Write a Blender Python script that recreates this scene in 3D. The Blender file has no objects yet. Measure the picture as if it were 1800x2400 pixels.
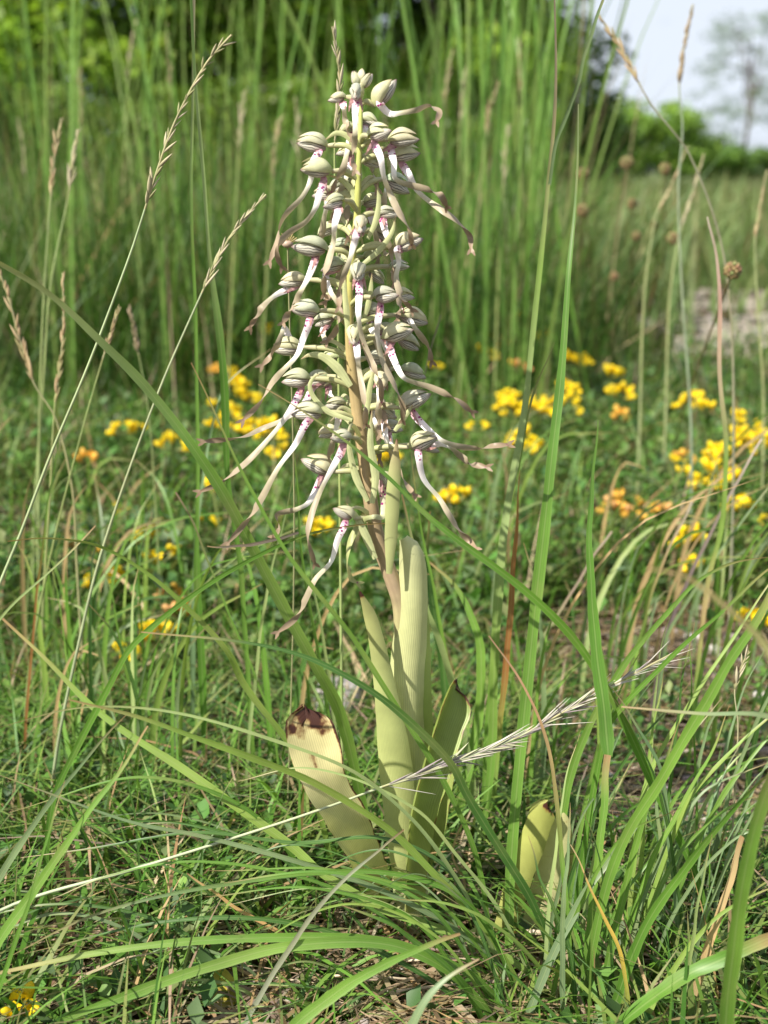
import bpy, math, random
import numpy as np
from mathutils import Vector, Matrix

SC = bpy.context.scene
COL = SC.collection
R = math.radians
rng = np.random.default_rng(11)
random.seed(11)

# ------------------------------------------------------------------ camera, sky, sun, exposure
CAM_H, PITCH, FPX = 0.359, R(14.3), 1200 / math.tan(R(21))      # photograph is 1800 x 2400
cam_d = bpy.data.cameras.new('camera')
cam = bpy.data.objects.new('camera', cam_d); COL.objects.link(cam)
cam.location = (0, 0, CAM_H); cam.rotation_euler = (R(90) - PITCH, 0, 0)
cam_d.sensor_fit = 'VERTICAL'; cam_d.sensor_height = 24; cam_d.lens = 12 / math.tan(R(21))
cam_d.clip_start = 0.02; cam_d.clip_end = 2000
cam_d.dof.use_dof = True; cam_d.dof.focus_distance = 0.588; cam_d.dof.aperture_fstop = 7.0
SC.camera = cam

SUN_EL, SUN_AZ = R(44), R(231)       # azimuth clockwise from +Y: the sun stands behind the camera, to its left
sdir = Vector((math.sin(SUN_AZ) * math.cos(SUN_EL), math.cos(SUN_AZ) * math.cos(SUN_EL), math.sin(SUN_EL)))
world = bpy.data.worlds.new('World'); SC.world = world; world.use_nodes = True
wn = world.node_tree.nodes; wl = world.node_tree.links
sky = wn.new('ShaderNodeTexSky'); sky.sky_type = 'NISHITA'; sky.sun_disc = False
sky.sun_elevation = SUN_EL; sky.sun_rotation = SUN_AZ; sky.air_density = 1.0; sky.dust_density = 2.6; sky.ozone_density = 1.5
wtc = wn.new('ShaderNodeTexCoord'); wmp = wn.new('ShaderNodeMapping'); wmp.inputs['Scale'].default_value = (1.0, 1.0, 2.6); wmp.inputs['Location'].default_value = (4.99, 4.98, 4.2)     # thin white cloud all over the sky
wno = wn.new('ShaderNodeTexNoise'); wno.inputs['Scale'].default_value = 2.2; wno.inputs['Detail'].default_value = 6; wno.inputs['Roughness'].default_value = .6
wrp = wn.new('ShaderNodeValToRGB'); wrp.color_ramp.elements[0].color = (.1, .1, .1, 1); wrp.color_ramp.elements[0].position = .38; wrp.color_ramp.elements[1].position = .54
wmx = wn.new('ShaderNodeMix'); wmx.data_type = 'RGBA'; wmx.inputs[7].default_value = (7.6, 8.3, 9.3, 1)
wl.new(wtc.outputs['Generated'], wmp.inputs[0]); wl.new(wmp.outputs[0], wno.inputs['Vector']); wl.new(wno.outputs[0], wrp.inputs[0])
wl.new(wrp.outputs[0], wmx.inputs[0]); wl.new(sky.outputs[0], wmx.inputs[6]); wl.new(wmx.outputs[2], wn['Background'].inputs[0])
wn['Background'].inputs[1].default_value = 0.06
sun_d = bpy.data.lights.new('sun', 'SUN'); sun_d.energy = 5.0; sun_d.angle = R(0.55); sun_d.color = (1.0, 0.94, 0.84)
sun = bpy.data.objects.new('sun', sun_d); COL.objects.link(sun)
sun.rotation_euler = sdir.to_track_quat('Z', 'Y').to_euler()
SC.view_settings.view_transform = 'Standard'; SC.view_settings.look = 'None'
SC.view_settings.exposure = 0.88; SC.view_settings.gamma = 1.0; SC.view_settings.use_curve_mapping = False
SC.render.engine = 'CYCLES'
SC.cycles.use_denoising = True
SC.cycles.max_bounces = 7; SC.cycles.diffuse_bounces = 3; SC.cycles.transmission_bounces = 4; SC.cycles.glossy_bounces = 2
SC.cycles.sample_clamp_indirect = 4

# ------------------------------------------------------------------ geometry helpers
CP, SP = math.cos(PITCH), math.sin(PITCH)
def ray(x, y):
    u, v = (x - 900) / FPX, (1200 - y) / FPX
    return np.array((u, CP + v * SP, -SP + v * CP))
def P(x, y, Y):                       # the point seen at pixel x, y whose distance along the ground is Y
    d = ray(x, y); return np.array((0, 0, CAM_H)) + d * (Y / d[1])
def at_height(x, y, z):               # the point seen at pixel x, y that stands z above the ground
    d = ray(x, y); return np.array((0, 0, CAM_H)) + d * ((z - CAM_H) / d[2])
def px(Y, x=900, y=1200):             # metres per pixel near distance Y
    return Y * 1.01 / FPX
def gz(x, y):                         # the lie of the ground
    x = np.asarray(x, float); y = np.asarray(y, float)
    near = np.clip(1.6 - np.hypot(x, y) / 6, 0.0, 1)
    return near * (0.006 * np.sin(7.1 * x + 3.3 * y + .4) + 0.005 * np.sin(11.7 * y - 5.2 * x) + 0.003 * np.sin(23 * x + 17 * y))

def catmull(p, n):
    p = np.asarray(p, float)
    if len(p) == 2: 
        t = np.linspace(0, 1, n)[:, None]; return p[0] * (1 - t) + p[1] * t
    d = np.r_[0, np.cumsum(np.linalg.norm(np.diff(p[:, :3], axis=0), axis=1) + 1e-9)]
    m = np.empty_like(p)
    m[1:-1] = (p[2:] - p[:-2]) / (d[2:] - d[:-2])[:, None]
    m[0] = (p[1] - p[0]) / (d[1] - d[0]); m[-1] = (p[-1] - p[-2]) / (d[-1] - d[-2])
    s = np.linspace(0, d[-1], n); i = np.clip(np.searchsorted(d, s, 'right') - 1, 0, len(p) - 2)
    h = (d[i + 1] - d[i])[:, None]; t = ((s - d[i]) / (d[i + 1] - d[i]))[:, None]
    return ((2*t**3 - 3*t**2 + 1) * p[i] + (t**3 - 2*t**2 + t) * h * m[i] + (-2*t**3 + 3*t**2) * p[i + 1] + (t**3 - t**2) * h * m[i + 1])
def unit(a): return a / (np.linalg.norm(a, axis=-1, keepdims=True) + 1e-12)
def lerp_keys(keys, t):
    k = np.asarray(keys, float); return np.stack([np.interp(t, k[:, 0], k[:, j]) for j in range(1, k.shape[1])], -1)

class Geo:                            # quads with a colour for each point and a uv for each point
    def __init__(s): s.V = []; s.F = []; s.C = []; s.U = []; s.n = 0
    def add(s, V, F, C, U):
        s.V.append(V); s.F.append(F + s.n); s.C.append(C); s.U.append(U); s.n += len(V); return s
    def grid(s, G, C, U, closed=False):       # G (rows, cols, 3)
        r, c = G.shape[:2]; i = np.arange(r * c).reshape(r, c)
        if closed: i = np.c_[i, i[:, :1]]
        F = np.stack([i[:-1, :-1], i[:-1, 1:], i[1:, 1:], i[1:, :-1]], -1).reshape(-1, 4)
        C = np.broadcast_to(C, (r, c, 3)).reshape(-1, 3); U = np.broadcast_to(U, (r, c, 2)).reshape(-1, 2)
        return s.add(G.reshape(-1, 3), F, C, U)
    def mesh(s, name, mat, smooth=True):
        V = np.concatenate(s.V).astype(np.float32); F = np.concatenate(s.F).astype(np.int32)
        C = np.concatenate(s.C).astype(np.float32); U = np.concatenate(s.U).astype(np.float32)
        me = bpy.data.meshes.new(name); nf = len(F)
        me.vertices.add(len(V)); me.vertices.foreach_set('co', V.ravel())
        me.loops.add(nf * 4); me.loops.foreach_set('vertex_index', F.ravel())
        me.polygons.add(nf); me.polygons.foreach_set('loop_start', np.arange(0, nf * 4, 4, dtype=np.int32))
        me.polygons.foreach_set('use_smooth', np.full(nf, smooth))
        a = me.color_attributes.new('Col', 'FLOAT_COLOR', 'POINT')
        a.data.foreach_set('color', np.c_[np.clip(C, 0, 1), np.ones(len(C))].astype(np.float32).ravel())
        uv = me.uv_layers.new(name='UVMap'); uv.data.foreach_set('uv', U[F.ravel()].ravel())
        me.update(calc_edges=True); me.materials.append(mat)
        return me

def link(name, me, parent=None, label=None, cat=None, group=None, kind=None, loc=None):
    o = bpy.data.objects.new(name, me); COL.objects.link(o)
    if parent is not None: o.parent = parent
    if label: o['label'] = label
    if cat: o['category'] = cat
    if group: o['group'] = group
    if kind: o['kind'] = kind
    if loc is not None: o.location = loc
    return o
def thing(name, loc, label, cat, group=None):
    o = link(name, None, None, label, cat, group, 'thing', loc); o.empty_display_size = 0.02; return o
def child(name, geo, mat, root, **k):         # geometry in world space, put under a thing that only has a location
    off = np.zeros(3); q = root
    while q is not None: off += np.array(q.location); q = q.parent
    for i in range(len(geo.V)): geo.V[i] = geo.V[i] - off
    return link(name, geo.mesh(name, mat), root, **k)

def ribbon(geo, pts, width, col, n=24, m=3, curl=0.0, roll=0.0, twist=None, view=True, hint=None, wave=0.0, fold=0.0, notch=None):
    """pts along the strip, width as (t, w) keys or a number, col as (t, r, g, b) keys"""
    C = catmull(pts, n); t = np.linspace(0, 1, n)
    T = unit(np.gradient(C, axis=0))
    if hint is not None: Vw = np.broadcast_to(unit(np.asarray(hint, float)), T.shape)
    else: Vw = unit(np.array((0, 0, CAM_H)) - C)
    B = unit(np.cross(T, Vw)); N = np.cross(B, T)
    a = np.full(n, roll) if twist is None else roll + lerp_keys(twist, t)[:, 0]
    B, N = B * np.cos(a)[:, None] + N * np.sin(a)[:, None], N * np.cos(a)[:, None] - B * np.sin(a)[:, None]
    w = np.full(n, width) if np.isscalar(width) else lerp_keys(width, t)[:, 0]
    s = np.linspace(-1, 1, m)
    if abs(curl) > 1e-3:
        th = s * abs(curl) / 2; rad = w / (2 * math.sin(min(abs(curl), math.pi) / 2))
        b = rad[:, None] * np.sin(th); nn = rad[:, None] * (np.cos(th) - 1) * math.copysign(1, curl)
    else:
        b = w[:, None] / 2 * s; nn = np.zeros((n, m))
    nn = nn - fold * w[:, None] * (1 - np.abs(s))[None]
    if wave: nn = nn + wave * np.sin(t * 22 + 1.3)[:, None] * (s ** 3)[None]
    G = C[:, None] + B[:, None] * b[..., None] + N[:, None] * nn[..., None]
    if notch is not None:
        ln = np.linalg.norm(np.diff(C, axis=0), axis=1).sum(); k = np.clip((t - .8) / .2, 0, 1) ** 2
        G = G - T[:, None] * (ln * k[:, None] * notch(s)[None])[..., None]
    cc = lerp_keys(col, t)[:, None] if not np.isscalar(col[0]) else np.asarray(col, float)
    U = np.stack(np.broadcast_arrays((s * .5 + .5)[None], t[:, None]), -1)
    geo.grid(G, cc, U); return geo
def tube(geo, pts, rad, col, n=24, m=8):
    C = catmull(pts, n); t = np.linspace(0, 1, n); T = unit(np.gradient(C, axis=0))
    ref = np.array((0.1, 1, 0.05)); B = unit(np.cross(T, ref)); N = np.cross(B, T)
    r = np.full(n, rad) if np.isscalar(rad) else lerp_keys(rad, t)[:, 0]
    a = np.linspace(0, 2 * math.pi, m, endpoint=False)
    G = C[:, None] + (B[:, None] * np.cos(a)[None, :, None] + N[:, None] * np.sin(a)[None, :, None]) * r[:, None, None]
    cc = lerp_keys(col, t)[:, None] if not np.isscalar(col[0]) else np.asarray(col, float)
    U = np.stack(np.broadcast_arrays((a / (2 * math.pi))[None], t[:, None]), -1)
    geo.grid(G, cc, U, closed=True); return geo

# ------------------------------------------------------------------ materials
def new_mat(name):
    m = bpy.data.materials.new(name); m.use_nodes = True; nt = m.node_tree
    for n in list(nt.nodes): nt.nodes.remove(n)
    out = nt.nodes.new('ShaderNodeOutputMaterial'); return m, nt, out
def N_(nt, typ, **k):
    n = nt.nodes.new(typ)
    for a, b in k.items():
        if a.startswith('i_'): n.inputs[int(a[2:])].default_value = b
        else: setattr(n, a, b)
    return n
def leafy(name, transl=0.35, rough=0.5, veins=0, vein_dark=0.75, blot=0.25, blot_scale=60, spec=0.35, bump=0.0, tcol=(1.15, 1.2, 0.7), coords='UV', spots=None):
    """the colour stored on the points, with lengthwise veins, uneven tone and light shining through"""
    m, nt, out = new_mat(name); L = nt.links
    at = N_(nt, 'ShaderNodeAttribute', attribute_name='Col'); tc = N_(nt, 'ShaderNodeTexCoord')
    col = at.outputs['Color']
    no = N_(nt, 'ShaderNodeTexNoise'); no.inputs['Scale'].default_value = blot_scale; no.inputs['Detail'].default_value = 3
    L.new(tc.outputs['Object'], no.inputs['Vector'])
    mr = N_(nt, 'ShaderNodeMapRange'); mr.inputs[1].default_value = 0.25; mr.inputs[2].default_value = 0.75
    mr.inputs[3].default_value = 1 - blot; mr.inputs[4].default_value = 1 + blot * 0.8; L.new(no.outputs[0], mr.inputs[0])
    mul = N_(nt, 'ShaderNodeVectorMath', operation='SCALE'); L.new(col, mul.inputs[0]); L.new(mr.outputs[0], mul.inputs[3]); col = mul.outputs[0]
    height = None
    if veins:
        sx = N_(nt, 'ShaderNodeSeparateXYZ'); L.new(tc.outputs['UV'], sx.inputs[0])
        n2 = N_(nt, 'ShaderNodeTexNoise'); n2.inputs['Scale'].default_value = 3.0; L.new(tc.outputs['UV'], n2.inputs['Vector'])
        ad = N_(nt, 'ShaderNodeMath', operation='MULTIPLY_ADD', i_1=0.10); L.new(n2.outputs[0], ad.inputs[0]); L.new(sx.outputs[0], ad.inputs[2])
        ph = N_(nt, 'ShaderNodeMath', operation='MULTIPLY', i_1=veins * 2 * math.pi); L.new(ad.outputs[0], ph.inputs[0])
        sn = N_(nt, 'ShaderNodeMath', operation='SINE'); L.new(ph.outputs[0], sn.inputs[0])
        m2 = N_(nt, 'ShaderNodeMapRange'); m2.inputs[1].default_value = 0.35; m2.inputs[2].default_value = 1.0
        m2.inputs[3].default_value = 1.0; m2.inputs[4].default_value = vein_dark; L.new(sn.outputs[0], m2.inputs[0])
        mu2 = N_(nt, 'ShaderNodeVectorMath', operation='SCALE'); L.new(col, mu2.inputs[0]); L.new(m2.outputs[0], mu2.inputs[3]); col = mu2.outputs[0]
        height = m2.outputs[0]
    if spots:                          # (scale, threshold, colour, reaches to v)
        vo = N_(nt, 'ShaderNodeTexVoronoi'); vo.inputs['Scale'].default_value = spots[0]; L.new(tc.outputs['Object'], vo.inputs['Vector'])
        lt = N_(nt, 'ShaderNodeMath', operation='LESS_THAN', i_1=spots[1]); L.new(vo.outputs['Distance'], lt.inputs[0])
        s2 = N_(nt, 'ShaderNodeSeparateXYZ'); L.new(tc.outputs['UV'], s2.inputs[0])
        l2 = N_(nt, 'ShaderNodeMath', operation='LESS_THAN', i_1=spots[3]); L.new(s2.outputs[1], l2.inputs[0])
        an = N_(nt, 'ShaderNodeMath', operation='MULTIPLY'); L.new(lt.outputs[0], an.inputs[0]); L.new(l2.outputs[0], an.inputs[1])
        mx = N_(nt, 'ShaderNodeMix', data_type='RGBA'); L.new(an.outputs[0], mx.inputs[0]); L.new(col, mx.inputs[6]); mx.inputs[7].default_value = (*spots[2], 1); col = mx.outputs[2]
    pb = N_(nt, 'ShaderNodeBsdfPrincipled'); pb.inputs['Roughness'].default_value = rough; pb.inputs['Specular IOR Level'].default_value = spec
    L.new(col, pb.inputs['Base Color'])
    if height is not None and bump:
        bp = N_(nt, 'ShaderNodeBump'); bp.inputs['Strength'].default_value = bump; bp.inputs['Distance'].default_value = 0.0006
        L.new(height, bp.inputs['Height']); L.new(bp.outputs[0], pb.inputs['Normal'])
    if transl > 0:
        tr = N_(nt, 'ShaderNodeBsdfTranslucent'); tm = N_(nt, 'ShaderNodeVectorMath', operation='MULTIPLY'); tm.inputs[1].default_value = tcol
        L.new(col, tm.inputs[0]); L.new(tm.outputs[0], tr.inputs[0])
        mxs = N_(nt, 'ShaderNodeMixShader'); mxs.inputs[0].default_value = transl
        L.new(pb.outputs[0], mxs.inputs[1]); L.new(tr.outputs[0], mxs.inputs[2]); L.new(mxs.outputs[0], out.inputs[0])
    else: L.new(pb.outputs[0], out.inputs[0])
    return m
M_blade = leafy('grass', 0.36, 0.42, veins=5, vein_dark=0.86, blot=0.22, blot_scale=45, spec=0.45)
def aged_blade():
    nt = M_blade.node_tree; L = nt.links; pb = next(n for n in nt.nodes if n.type == 'BSDF_PRINCIPLED'); src = pb.inputs['Base Color'].links[0].from_socket
    tc = N_(nt, 'ShaderNodeTexCoord'); sx = N_(nt, 'ShaderNodeSeparateXYZ'); L.new(tc.outputs['UV'], sx.inputs[0])
    d = N_(nt, 'ShaderNodeMath', operation='SUBTRACT', i_1=.5); L.new(sx.outputs[0], d.inputs[0]); a = N_(nt, 'ShaderNodeMath', operation='ABSOLUTE'); L.new(d.outputs[0], a.inputs[0])
    rib = N_(nt, 'ShaderNodeMapRange'); rib.inputs[1].default_value = .03; rib.inputs[2].default_value = .09; rib.inputs[3].default_value = .22; rib.inputs[4].default_value = 0; L.new(a.outputs[0], rib.inputs[0])
    edge = N_(nt, 'ShaderNodeMapRange'); edge.inputs[1].default_value = .43; edge.inputs[2].default_value = .5; edge.inputs[3].default_value = 0; edge.inputs[4].default_value = .18; L.new(a.outputs[0], edge.inputs[0])
    ad = N_(nt, 'ShaderNodeMath', operation='ADD'); L.new(rib.outputs[0], ad.inputs[0]); L.new(edge.outputs[0], ad.inputs[1])
    m1 = N_(nt, 'ShaderNodeMix', data_type='RGBA'); L.new(ad.outputs[0], m1.inputs[0]); L.new(src, m1.inputs[6]); m1.inputs[7].default_value = (.36, .42, .18, 1)
    no = N_(nt, 'ShaderNodeTexNoise'); no.inputs['Scale'].default_value = 26; no.inputs['Detail'].default_value = 4; L.new(tc.outputs['Object'], no.inputs['Vector'])
    ol = N_(nt, 'ShaderNodeMapRange'); ol.inputs[1].default_value = .56; ol.inputs[2].default_value = .74; ol.inputs[4].default_value = .35; L.new(no.outputs[0], ol.inputs[0])
    m2 = N_(nt, 'ShaderNodeMix', data_type='RGBA'); L.new(ol.outputs[0], m2.inputs[0]); L.new(m1.outputs[2], m2.inputs[6]); m2.inputs[7].default_value = (.33, .29, .12, 1)
    L.new(m2.outputs[2], pb.inputs['Base Color'])
    for n in nt.nodes:
        if n.type == 'VECT_MATH' and n.operation == 'MULTIPLY': L.new(m2.outputs[2], n.inputs[0])
aged_blade()
M_mass = leafy('grass mass', 0.34, 0.5, blot=0.2, blot_scale=25, spec=0.3)
M_stem = leafy('grass stem', 0.05, 0.45, blot=0.25, blot_scale=70)
M_hood = leafy('orchid hood', 0.25, 0.55, veins=9, vein_dark=0.86, blot=0.16, blot_scale=260, bump=0.5, tcol=(1, 1, .8))
M_stripe = leafy('orchid striped petals', 0.12, 0.5, veins=15, vein_dark=0.13, blot=0.2, blot_scale=300, bump=0.4, tcol=(1, .95, .9))
M_lip = leafy('orchid lip', 0.22, 0.45, blot=0.16, blot_scale=180, tcol=(1, .95, .85), spots=(620, 0.36, (0.30, 0.03, 0.17), 0.17))
M_flesh = leafy('orchid ovary and bract', 0.2, 0.5, veins=3, vein_dark=0.88, blot=0.18, blot_scale=160)
M_ostem = leafy('orchid stem', 0.06, 0.45, veins=5, vein_dark=0.88, blot=0.25, blot_scale=110, bump=0.3)
M_petal = leafy('trefoil petal', 0.3, 0.5, blot=0.2, blot_scale=160, tcol=(1.1, .9, .4))
M_tree = leafy('tree leaf', 0.38, 0.45, blot=0.15, blot_scale=3)
def leaf_mat(name, burn):              # fleshy orchid leaf with veins, scorched brown where the 'burn' point attribute and blotches say
    m = leafy(name, 0.25, 0.42, veins=24, vein_dark=0.80, blot=0.24, blot_scale=60, bump=0.45, tcol=(1.1, 1.1, .6)); nt = m.node_tree; L = nt.links
    pb = next(n for n in nt.nodes if n.type == 'BSDF_PRINCIPLED'); src = pb.inputs['Base Color'].links[0].from_socket
    at = N_(nt, 'ShaderNodeAttribute', attribute_name='burn'); tc = N_(nt, 'ShaderNodeTexCoord')
    no = N_(nt, 'ShaderNodeTexNoise'); no.inputs['Scale'].default_value = 130; no.inputs['Detail'].default_value = 5; L.new(tc.outputs['Object'], no.inputs['Vector'])
    ad = N_(nt, 'ShaderNodeMath', operation='ADD'); L.new(at.outputs['Fac'], ad.inputs[0]); L.new(no.outputs[0], ad.inputs[1])
    rp = N_(nt, 'ShaderNodeValToRGB'); rp.color_ramp.elements[0].position = 0.78; rp.color_ramp.elements[1].position = 0.95
    rp.color_ramp.elements[0].color = (0, 0, 0, 1); rp.color_ramp.elements[1].color = (1, 1, 1, 1); L.new(ad.outputs[0], rp.inputs[0])
    rc = N_(nt, 'ShaderNodeValToRGB'); rc.color_ramp.elements[0].position = 0.8; rc.color_ramp.elements[0].color = (0.30, 0.14, 0.04, 1)
    rc.color_ramp.elements[1].position = 1.15; rc.color_ramp.elements[1].color = (0.06, 0.022, 0.014, 1)
    rc.color_ramp.elements[1].position = 1.0; L.new(ad.outputs[0], rc.inputs[0])
    mx = N_(nt, 'ShaderNodeMix', data_type='RGBA'); L.new(rp.outputs[0], mx.inputs[0]); L.new(src, mx.inputs[6]); L.new(rc.outputs[0], mx.inputs[7])
    L.new(mx.outputs[2], pb.inputs['Base Color'])
    for n in nt.nodes:
        if n.type == 'VECT_MATH' and n.operation == 'MULTIPLY': L.new(mx.outputs[2], n.inputs[0])
    return m
M_leaf = leaf_mat('orchid leaf', True)

def rocky(name, c1, c2, scale=40, rough=0.85, bump=0.6, dist=0.002):
    m, nt, out = new_mat(name); L = nt.links; tc = N_(nt, 'ShaderNodeTexCoord')
    no = N_(nt, 'ShaderNodeTexNoise'); no.inputs['Scale'].default_value = scale; no.inputs['Detail'].default_value = 8; no.inputs['Roughness'].default_value = 0.65
    L.new(tc.outputs['Object'], no.inputs['Vector'])
    rp = N_(nt, 'ShaderNodeValToRGB'); rp.color_ramp.elements[0].position = 0.35; rp.color_ramp.elements[1].position = 0.65
    rp.color_ramp.elements[0].color = (*c1, 1); rp.color_ramp.elements[1].color = (*c2, 1); L.new(no.outputs[0], rp.inputs[0])
    pb = N_(nt, 'ShaderNodeBsdfPrincipled'); pb.inputs['Roughness'].default_value = rough; pb.inputs['Specular IOR Level'].default_value = 0.25
    L.new(rp.outputs[0], pb.inputs['Base Color'])
    bp = N_(nt, 'ShaderNodeBump'); bp.inputs['Strength'].default_value = bump; bp.inputs['Distance'].default_value = dist
    L.new(no.outputs[0], bp.inputs['Height']); L.new(bp.outputs[0], pb.inputs['Normal']); L.new(pb.outputs[0], out.inputs[0]); return m
M_grey = rocky('grey stone', (0.16, 0.15, 0.14), (0.34, 0.32, 0.30), 70)
M_white = rocky('pale limestone', (0.42, 0.39, 0.37), (0.66, 0.62, 0.60), 90)
M_gravel = rocky('gravel path', (0.20, 0.17, 0.13), (0.42, 0.37, 0.30), 22, dist=0.01)
M_shell = rocky('brown shell', (0.045, 0.022, 0.016), (0.15, 0.085, 0.06), 220, 0.5, 0.4, 0.0008)
M_bark = rocky('bark', (0.05, 0.04, 0.03), (0.14, 0.11, 0.08), 9, 0.9, 1.0, 0.03)

def ground_mat():
    m, nt, out = new_mat('soil, moss and meadow'); L = nt.links; tc = N_(nt, 'ShaderNodeTexCoord')
    n1 = N_(nt, 'ShaderNodeTexNoise'); n1.inputs['Scale'].default_value = 9; n1.inputs['Detail'].default_value = 6; L.new(tc.outputs['Object'], n1.inputs['Vector'])
    n2 = N_(nt, 'ShaderNodeTexNoise'); n2.inputs['Scale'].default_value = 120; n2.inputs['Detail'].default_value = 6; n2.inputs['Roughness'].default_value = .7; L.new(tc.outputs['Object'], n2.inputs['Vector'])
    r1 = N_(nt, 'ShaderNodeValToRGB'); e = r1.color_ramp.elements
    e[0].position = .38; e[0].color = (0.060, 0.042, 0.026, 1); e[1].position = .62; e[1].color = (0.045, 0.055, 0.016, 1)
    x = e.new(.5); x.color = (0.10, 0.066, 0.026, 1); L.new(n1.outputs[0], r1.inputs[0])
    r2 = N_(nt, 'ShaderNodeMapRange'); r2.inputs[1].default_value = .3; r2.inputs[2].default_value = .7; r2.inputs[3].default_value = .45; r2.inputs[4].default_value = 1.5; L.new(n2.outputs[0], r2.inputs[0])
    mu = N_(nt, 'ShaderNodeVectorMath', operation='SCALE'); L.new(r1.outputs[0], mu.inputs[0]); L.new(r2.outputs[0], mu.inputs[3])
    sx = N_(nt, 'ShaderNodeSeparateXYZ'); L.new(tc.outputs['Object'], sx.inputs[0])      # meadow turf farther on
    fr = N_(nt, 'ShaderNodeMapRange'); fr.inputs[1].default_value = 3.5; fr.inputs[2].default_value = 7.0; L.new(sx.outputs[1], fr.inputs[0])
    n3 = N_(nt, 'ShaderNodeTexNoise'); n3.inputs['Scale'].default_value = .9; n3.inputs['Detail'].default_value = 7; L.new(tc.outputs['Object'], n3.inputs['Vector'])
    r3 = N_(nt, 'ShaderNodeValToRGB'); r3.color_ramp.elements[0].position = .35; r3.color_ramp.elements[0].color = (0.085, 0.125, 0.045, 1)
    r3.color_ramp.elements[1].position = .65; r3.color_ramp.elements[1].color = (0.145, 0.175, 0.075, 1); L.new(n3.outputs[0], r3.inputs[0])
    mx = N_(nt, 'ShaderNodeMix', data_type='RGBA'); L.new(fr.outputs[0], mx.inputs[0]); L.new(mu.outputs[0], mx.inputs[6]); L.new(r3.outputs[0], mx.inputs[7])
    pb = N_(nt, 'ShaderNodeBsdfPrincipled'); pb.inputs['Roughness'].default_value = .95; pb.inputs['Specular IOR Level'].default_value = .1
    L.new(mx.outputs[2], pb.inputs['Base Color'])
    bp = N_(nt, 'ShaderNodeBump'); bp.inputs['Strength'].default_value = .8; bp.inputs['Distance'].default_value = .006; L.new(n2.outputs[0], bp.inputs['Height']); L.new(bp.outputs[0], pb.inputs['Normal'])
    L.new(pb.outputs[0], out.inputs[0]); return m
M_ground = ground_mat()

# ------------------------------------------------------------------ ground and gravel path
def ground():
    ys = np.r_[np.linspace(-3, 0, 12)[:-1], np.linspace(0, 3, 120)[:-1], np.geomspace(3, 700, 50)]
    xs = np.r_[-np.geomspace(500, 2, 30)[:-1], np.linspace(-2, 2, 150)[:-1], np.geomspace(2, 500, 30)]
    X, Y = np.meshgrid(xs, ys); Z = gz(X, Y)
    g = Geo(); g.grid(np.stack([X, Y, Z], -1), (.1, .1, .1), np.stack([X, Y], -1))
    link('ground', g.mesh('ground', M_ground), kind='structure')
    # bare gravelly strip beyond the flowers on the right
    n, m = 60, 14; t = np.linspace(0, 1, n)
    y = 2.45 + 1.75 * t
    left = .56 + .12 * (y - 2.45) + .05 * np.sin(9 * y) + .03 * np.sin(23 * y + 1); right = left + 2.6 + .25 * np.sin(3 * y)
    s = np.linspace(0, 1, m); X = left[:, None] * (1 - s) + right[:, None] * s; Yg = np.broadcast_to(y[:, None], X.shape)
    g = Geo(); g.grid(np.stack([X, Yg, gz(X, Yg) + .005], -1), (.3, .3, .3), np.stack([X, Yg], -1))
    link('gravel_path', g.mesh('gravel_path', M_gravel), kind='structure')
ground()

# ------------------------------------------------------------------ masses nobody could count: turf, leaf carpet, litter
def blade_mass(xy, h, w, lean, az, c0, c1, seg=4, bend=1.6, z0=None):
    """many flat blades at once; returns a Geo"""
    n = len(xy); t = np.linspace(0, 1, seg + 1)
    z0 = gz(xy[:, 0], xy[:, 1]) - .004 if z0 is None else z0
    dirx, diry = np.cos(az), np.sin(az)
    hor = (lean * h)[:, None] * t ** bend; ver = h[:, None] * (t - .35 * np.minimum(lean, 1.6)[:, None] * t ** 2.2)
    cx = xy[:, :1] + dirx[:, None] * hor; cy = xy[:, 1:] + diry[:, None] * hor; cz = z0[:, None] + np.maximum(ver, .002)
    C = np.stack([cx, cy, cz], -1)
    fa = rng.uniform(0, 2 * math.pi, n); wx = np.cos(fa); wy = np.sin(fa)
    flat = np.abs(dirx * wx + diry * wy) > .9; wx = np.where(flat, -diry, wx); wy = np.where(flat, dirx, wy)
    W = np.stack([wx, wy, np.zeros(n)], -1)[:, None] * (w[:, None] * np.clip(1.02 - t ** 2.4, .03, 1) / 2)[..., None]
    V = np.stack([C - W, C + W], 2)                       # n, seg+1, 2, 3
    i = np.arange(n * (seg + 1) * 2).reshape(n, seg + 1, 2)
    F = np.stack([i[:, :-1, 0], i[:, :-1, 1], i[:, 1:, 1], i[:, 1:, 0]], -1).reshape(-1, 4)
    Cc = c0[:, None] * (1 - t[None, :, None]) + c1[:, None] * t[None, :, None]
    Cc = np.repeat(Cc[:, :, None], 2, 2).reshape(-1, 3)
    U = np.broadcast_to(np.stack(np.meshgrid([0., 1.], t), -1), (n, seg + 1, 2, 2)).reshape(-1, 2)
    return Geo().add(V.reshape(-1, 3), F, Cc, U)
GREEN = np.array([(.10, .20, .025), (.15, .27, .04), (.20, .31, .06), (.07, .15, .025), (.17, .25, .09), (.24, .31, .07)]) * np.array((.66, .80, .72))
DRY = np.array([(.36, .28, .16), (.46, .37, .24), (.24, .17, .10), (.30, .23, .17), (.38, .26, .13)])
def pick(pal, n, jit=.18): 
    c = pal[rng.integers(0, len(pal), n)]; return c * rng.uniform(1 - jit, 1 + jit, (n, 1)) * rng.uniform(.93, 1.07, (n, 3))
def field(n, y0, y1, margin=.12, power=1.0, x0=None, x1=None):
    """points in view between two distances, clumped a little"""
    y = y0 + (y1 - y0) * rng.random(n) ** power
    half = y * .305 + margin
    x = rng.uniform(-1, 1, n) * half
    return np.stack([x, y], -1)
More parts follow.
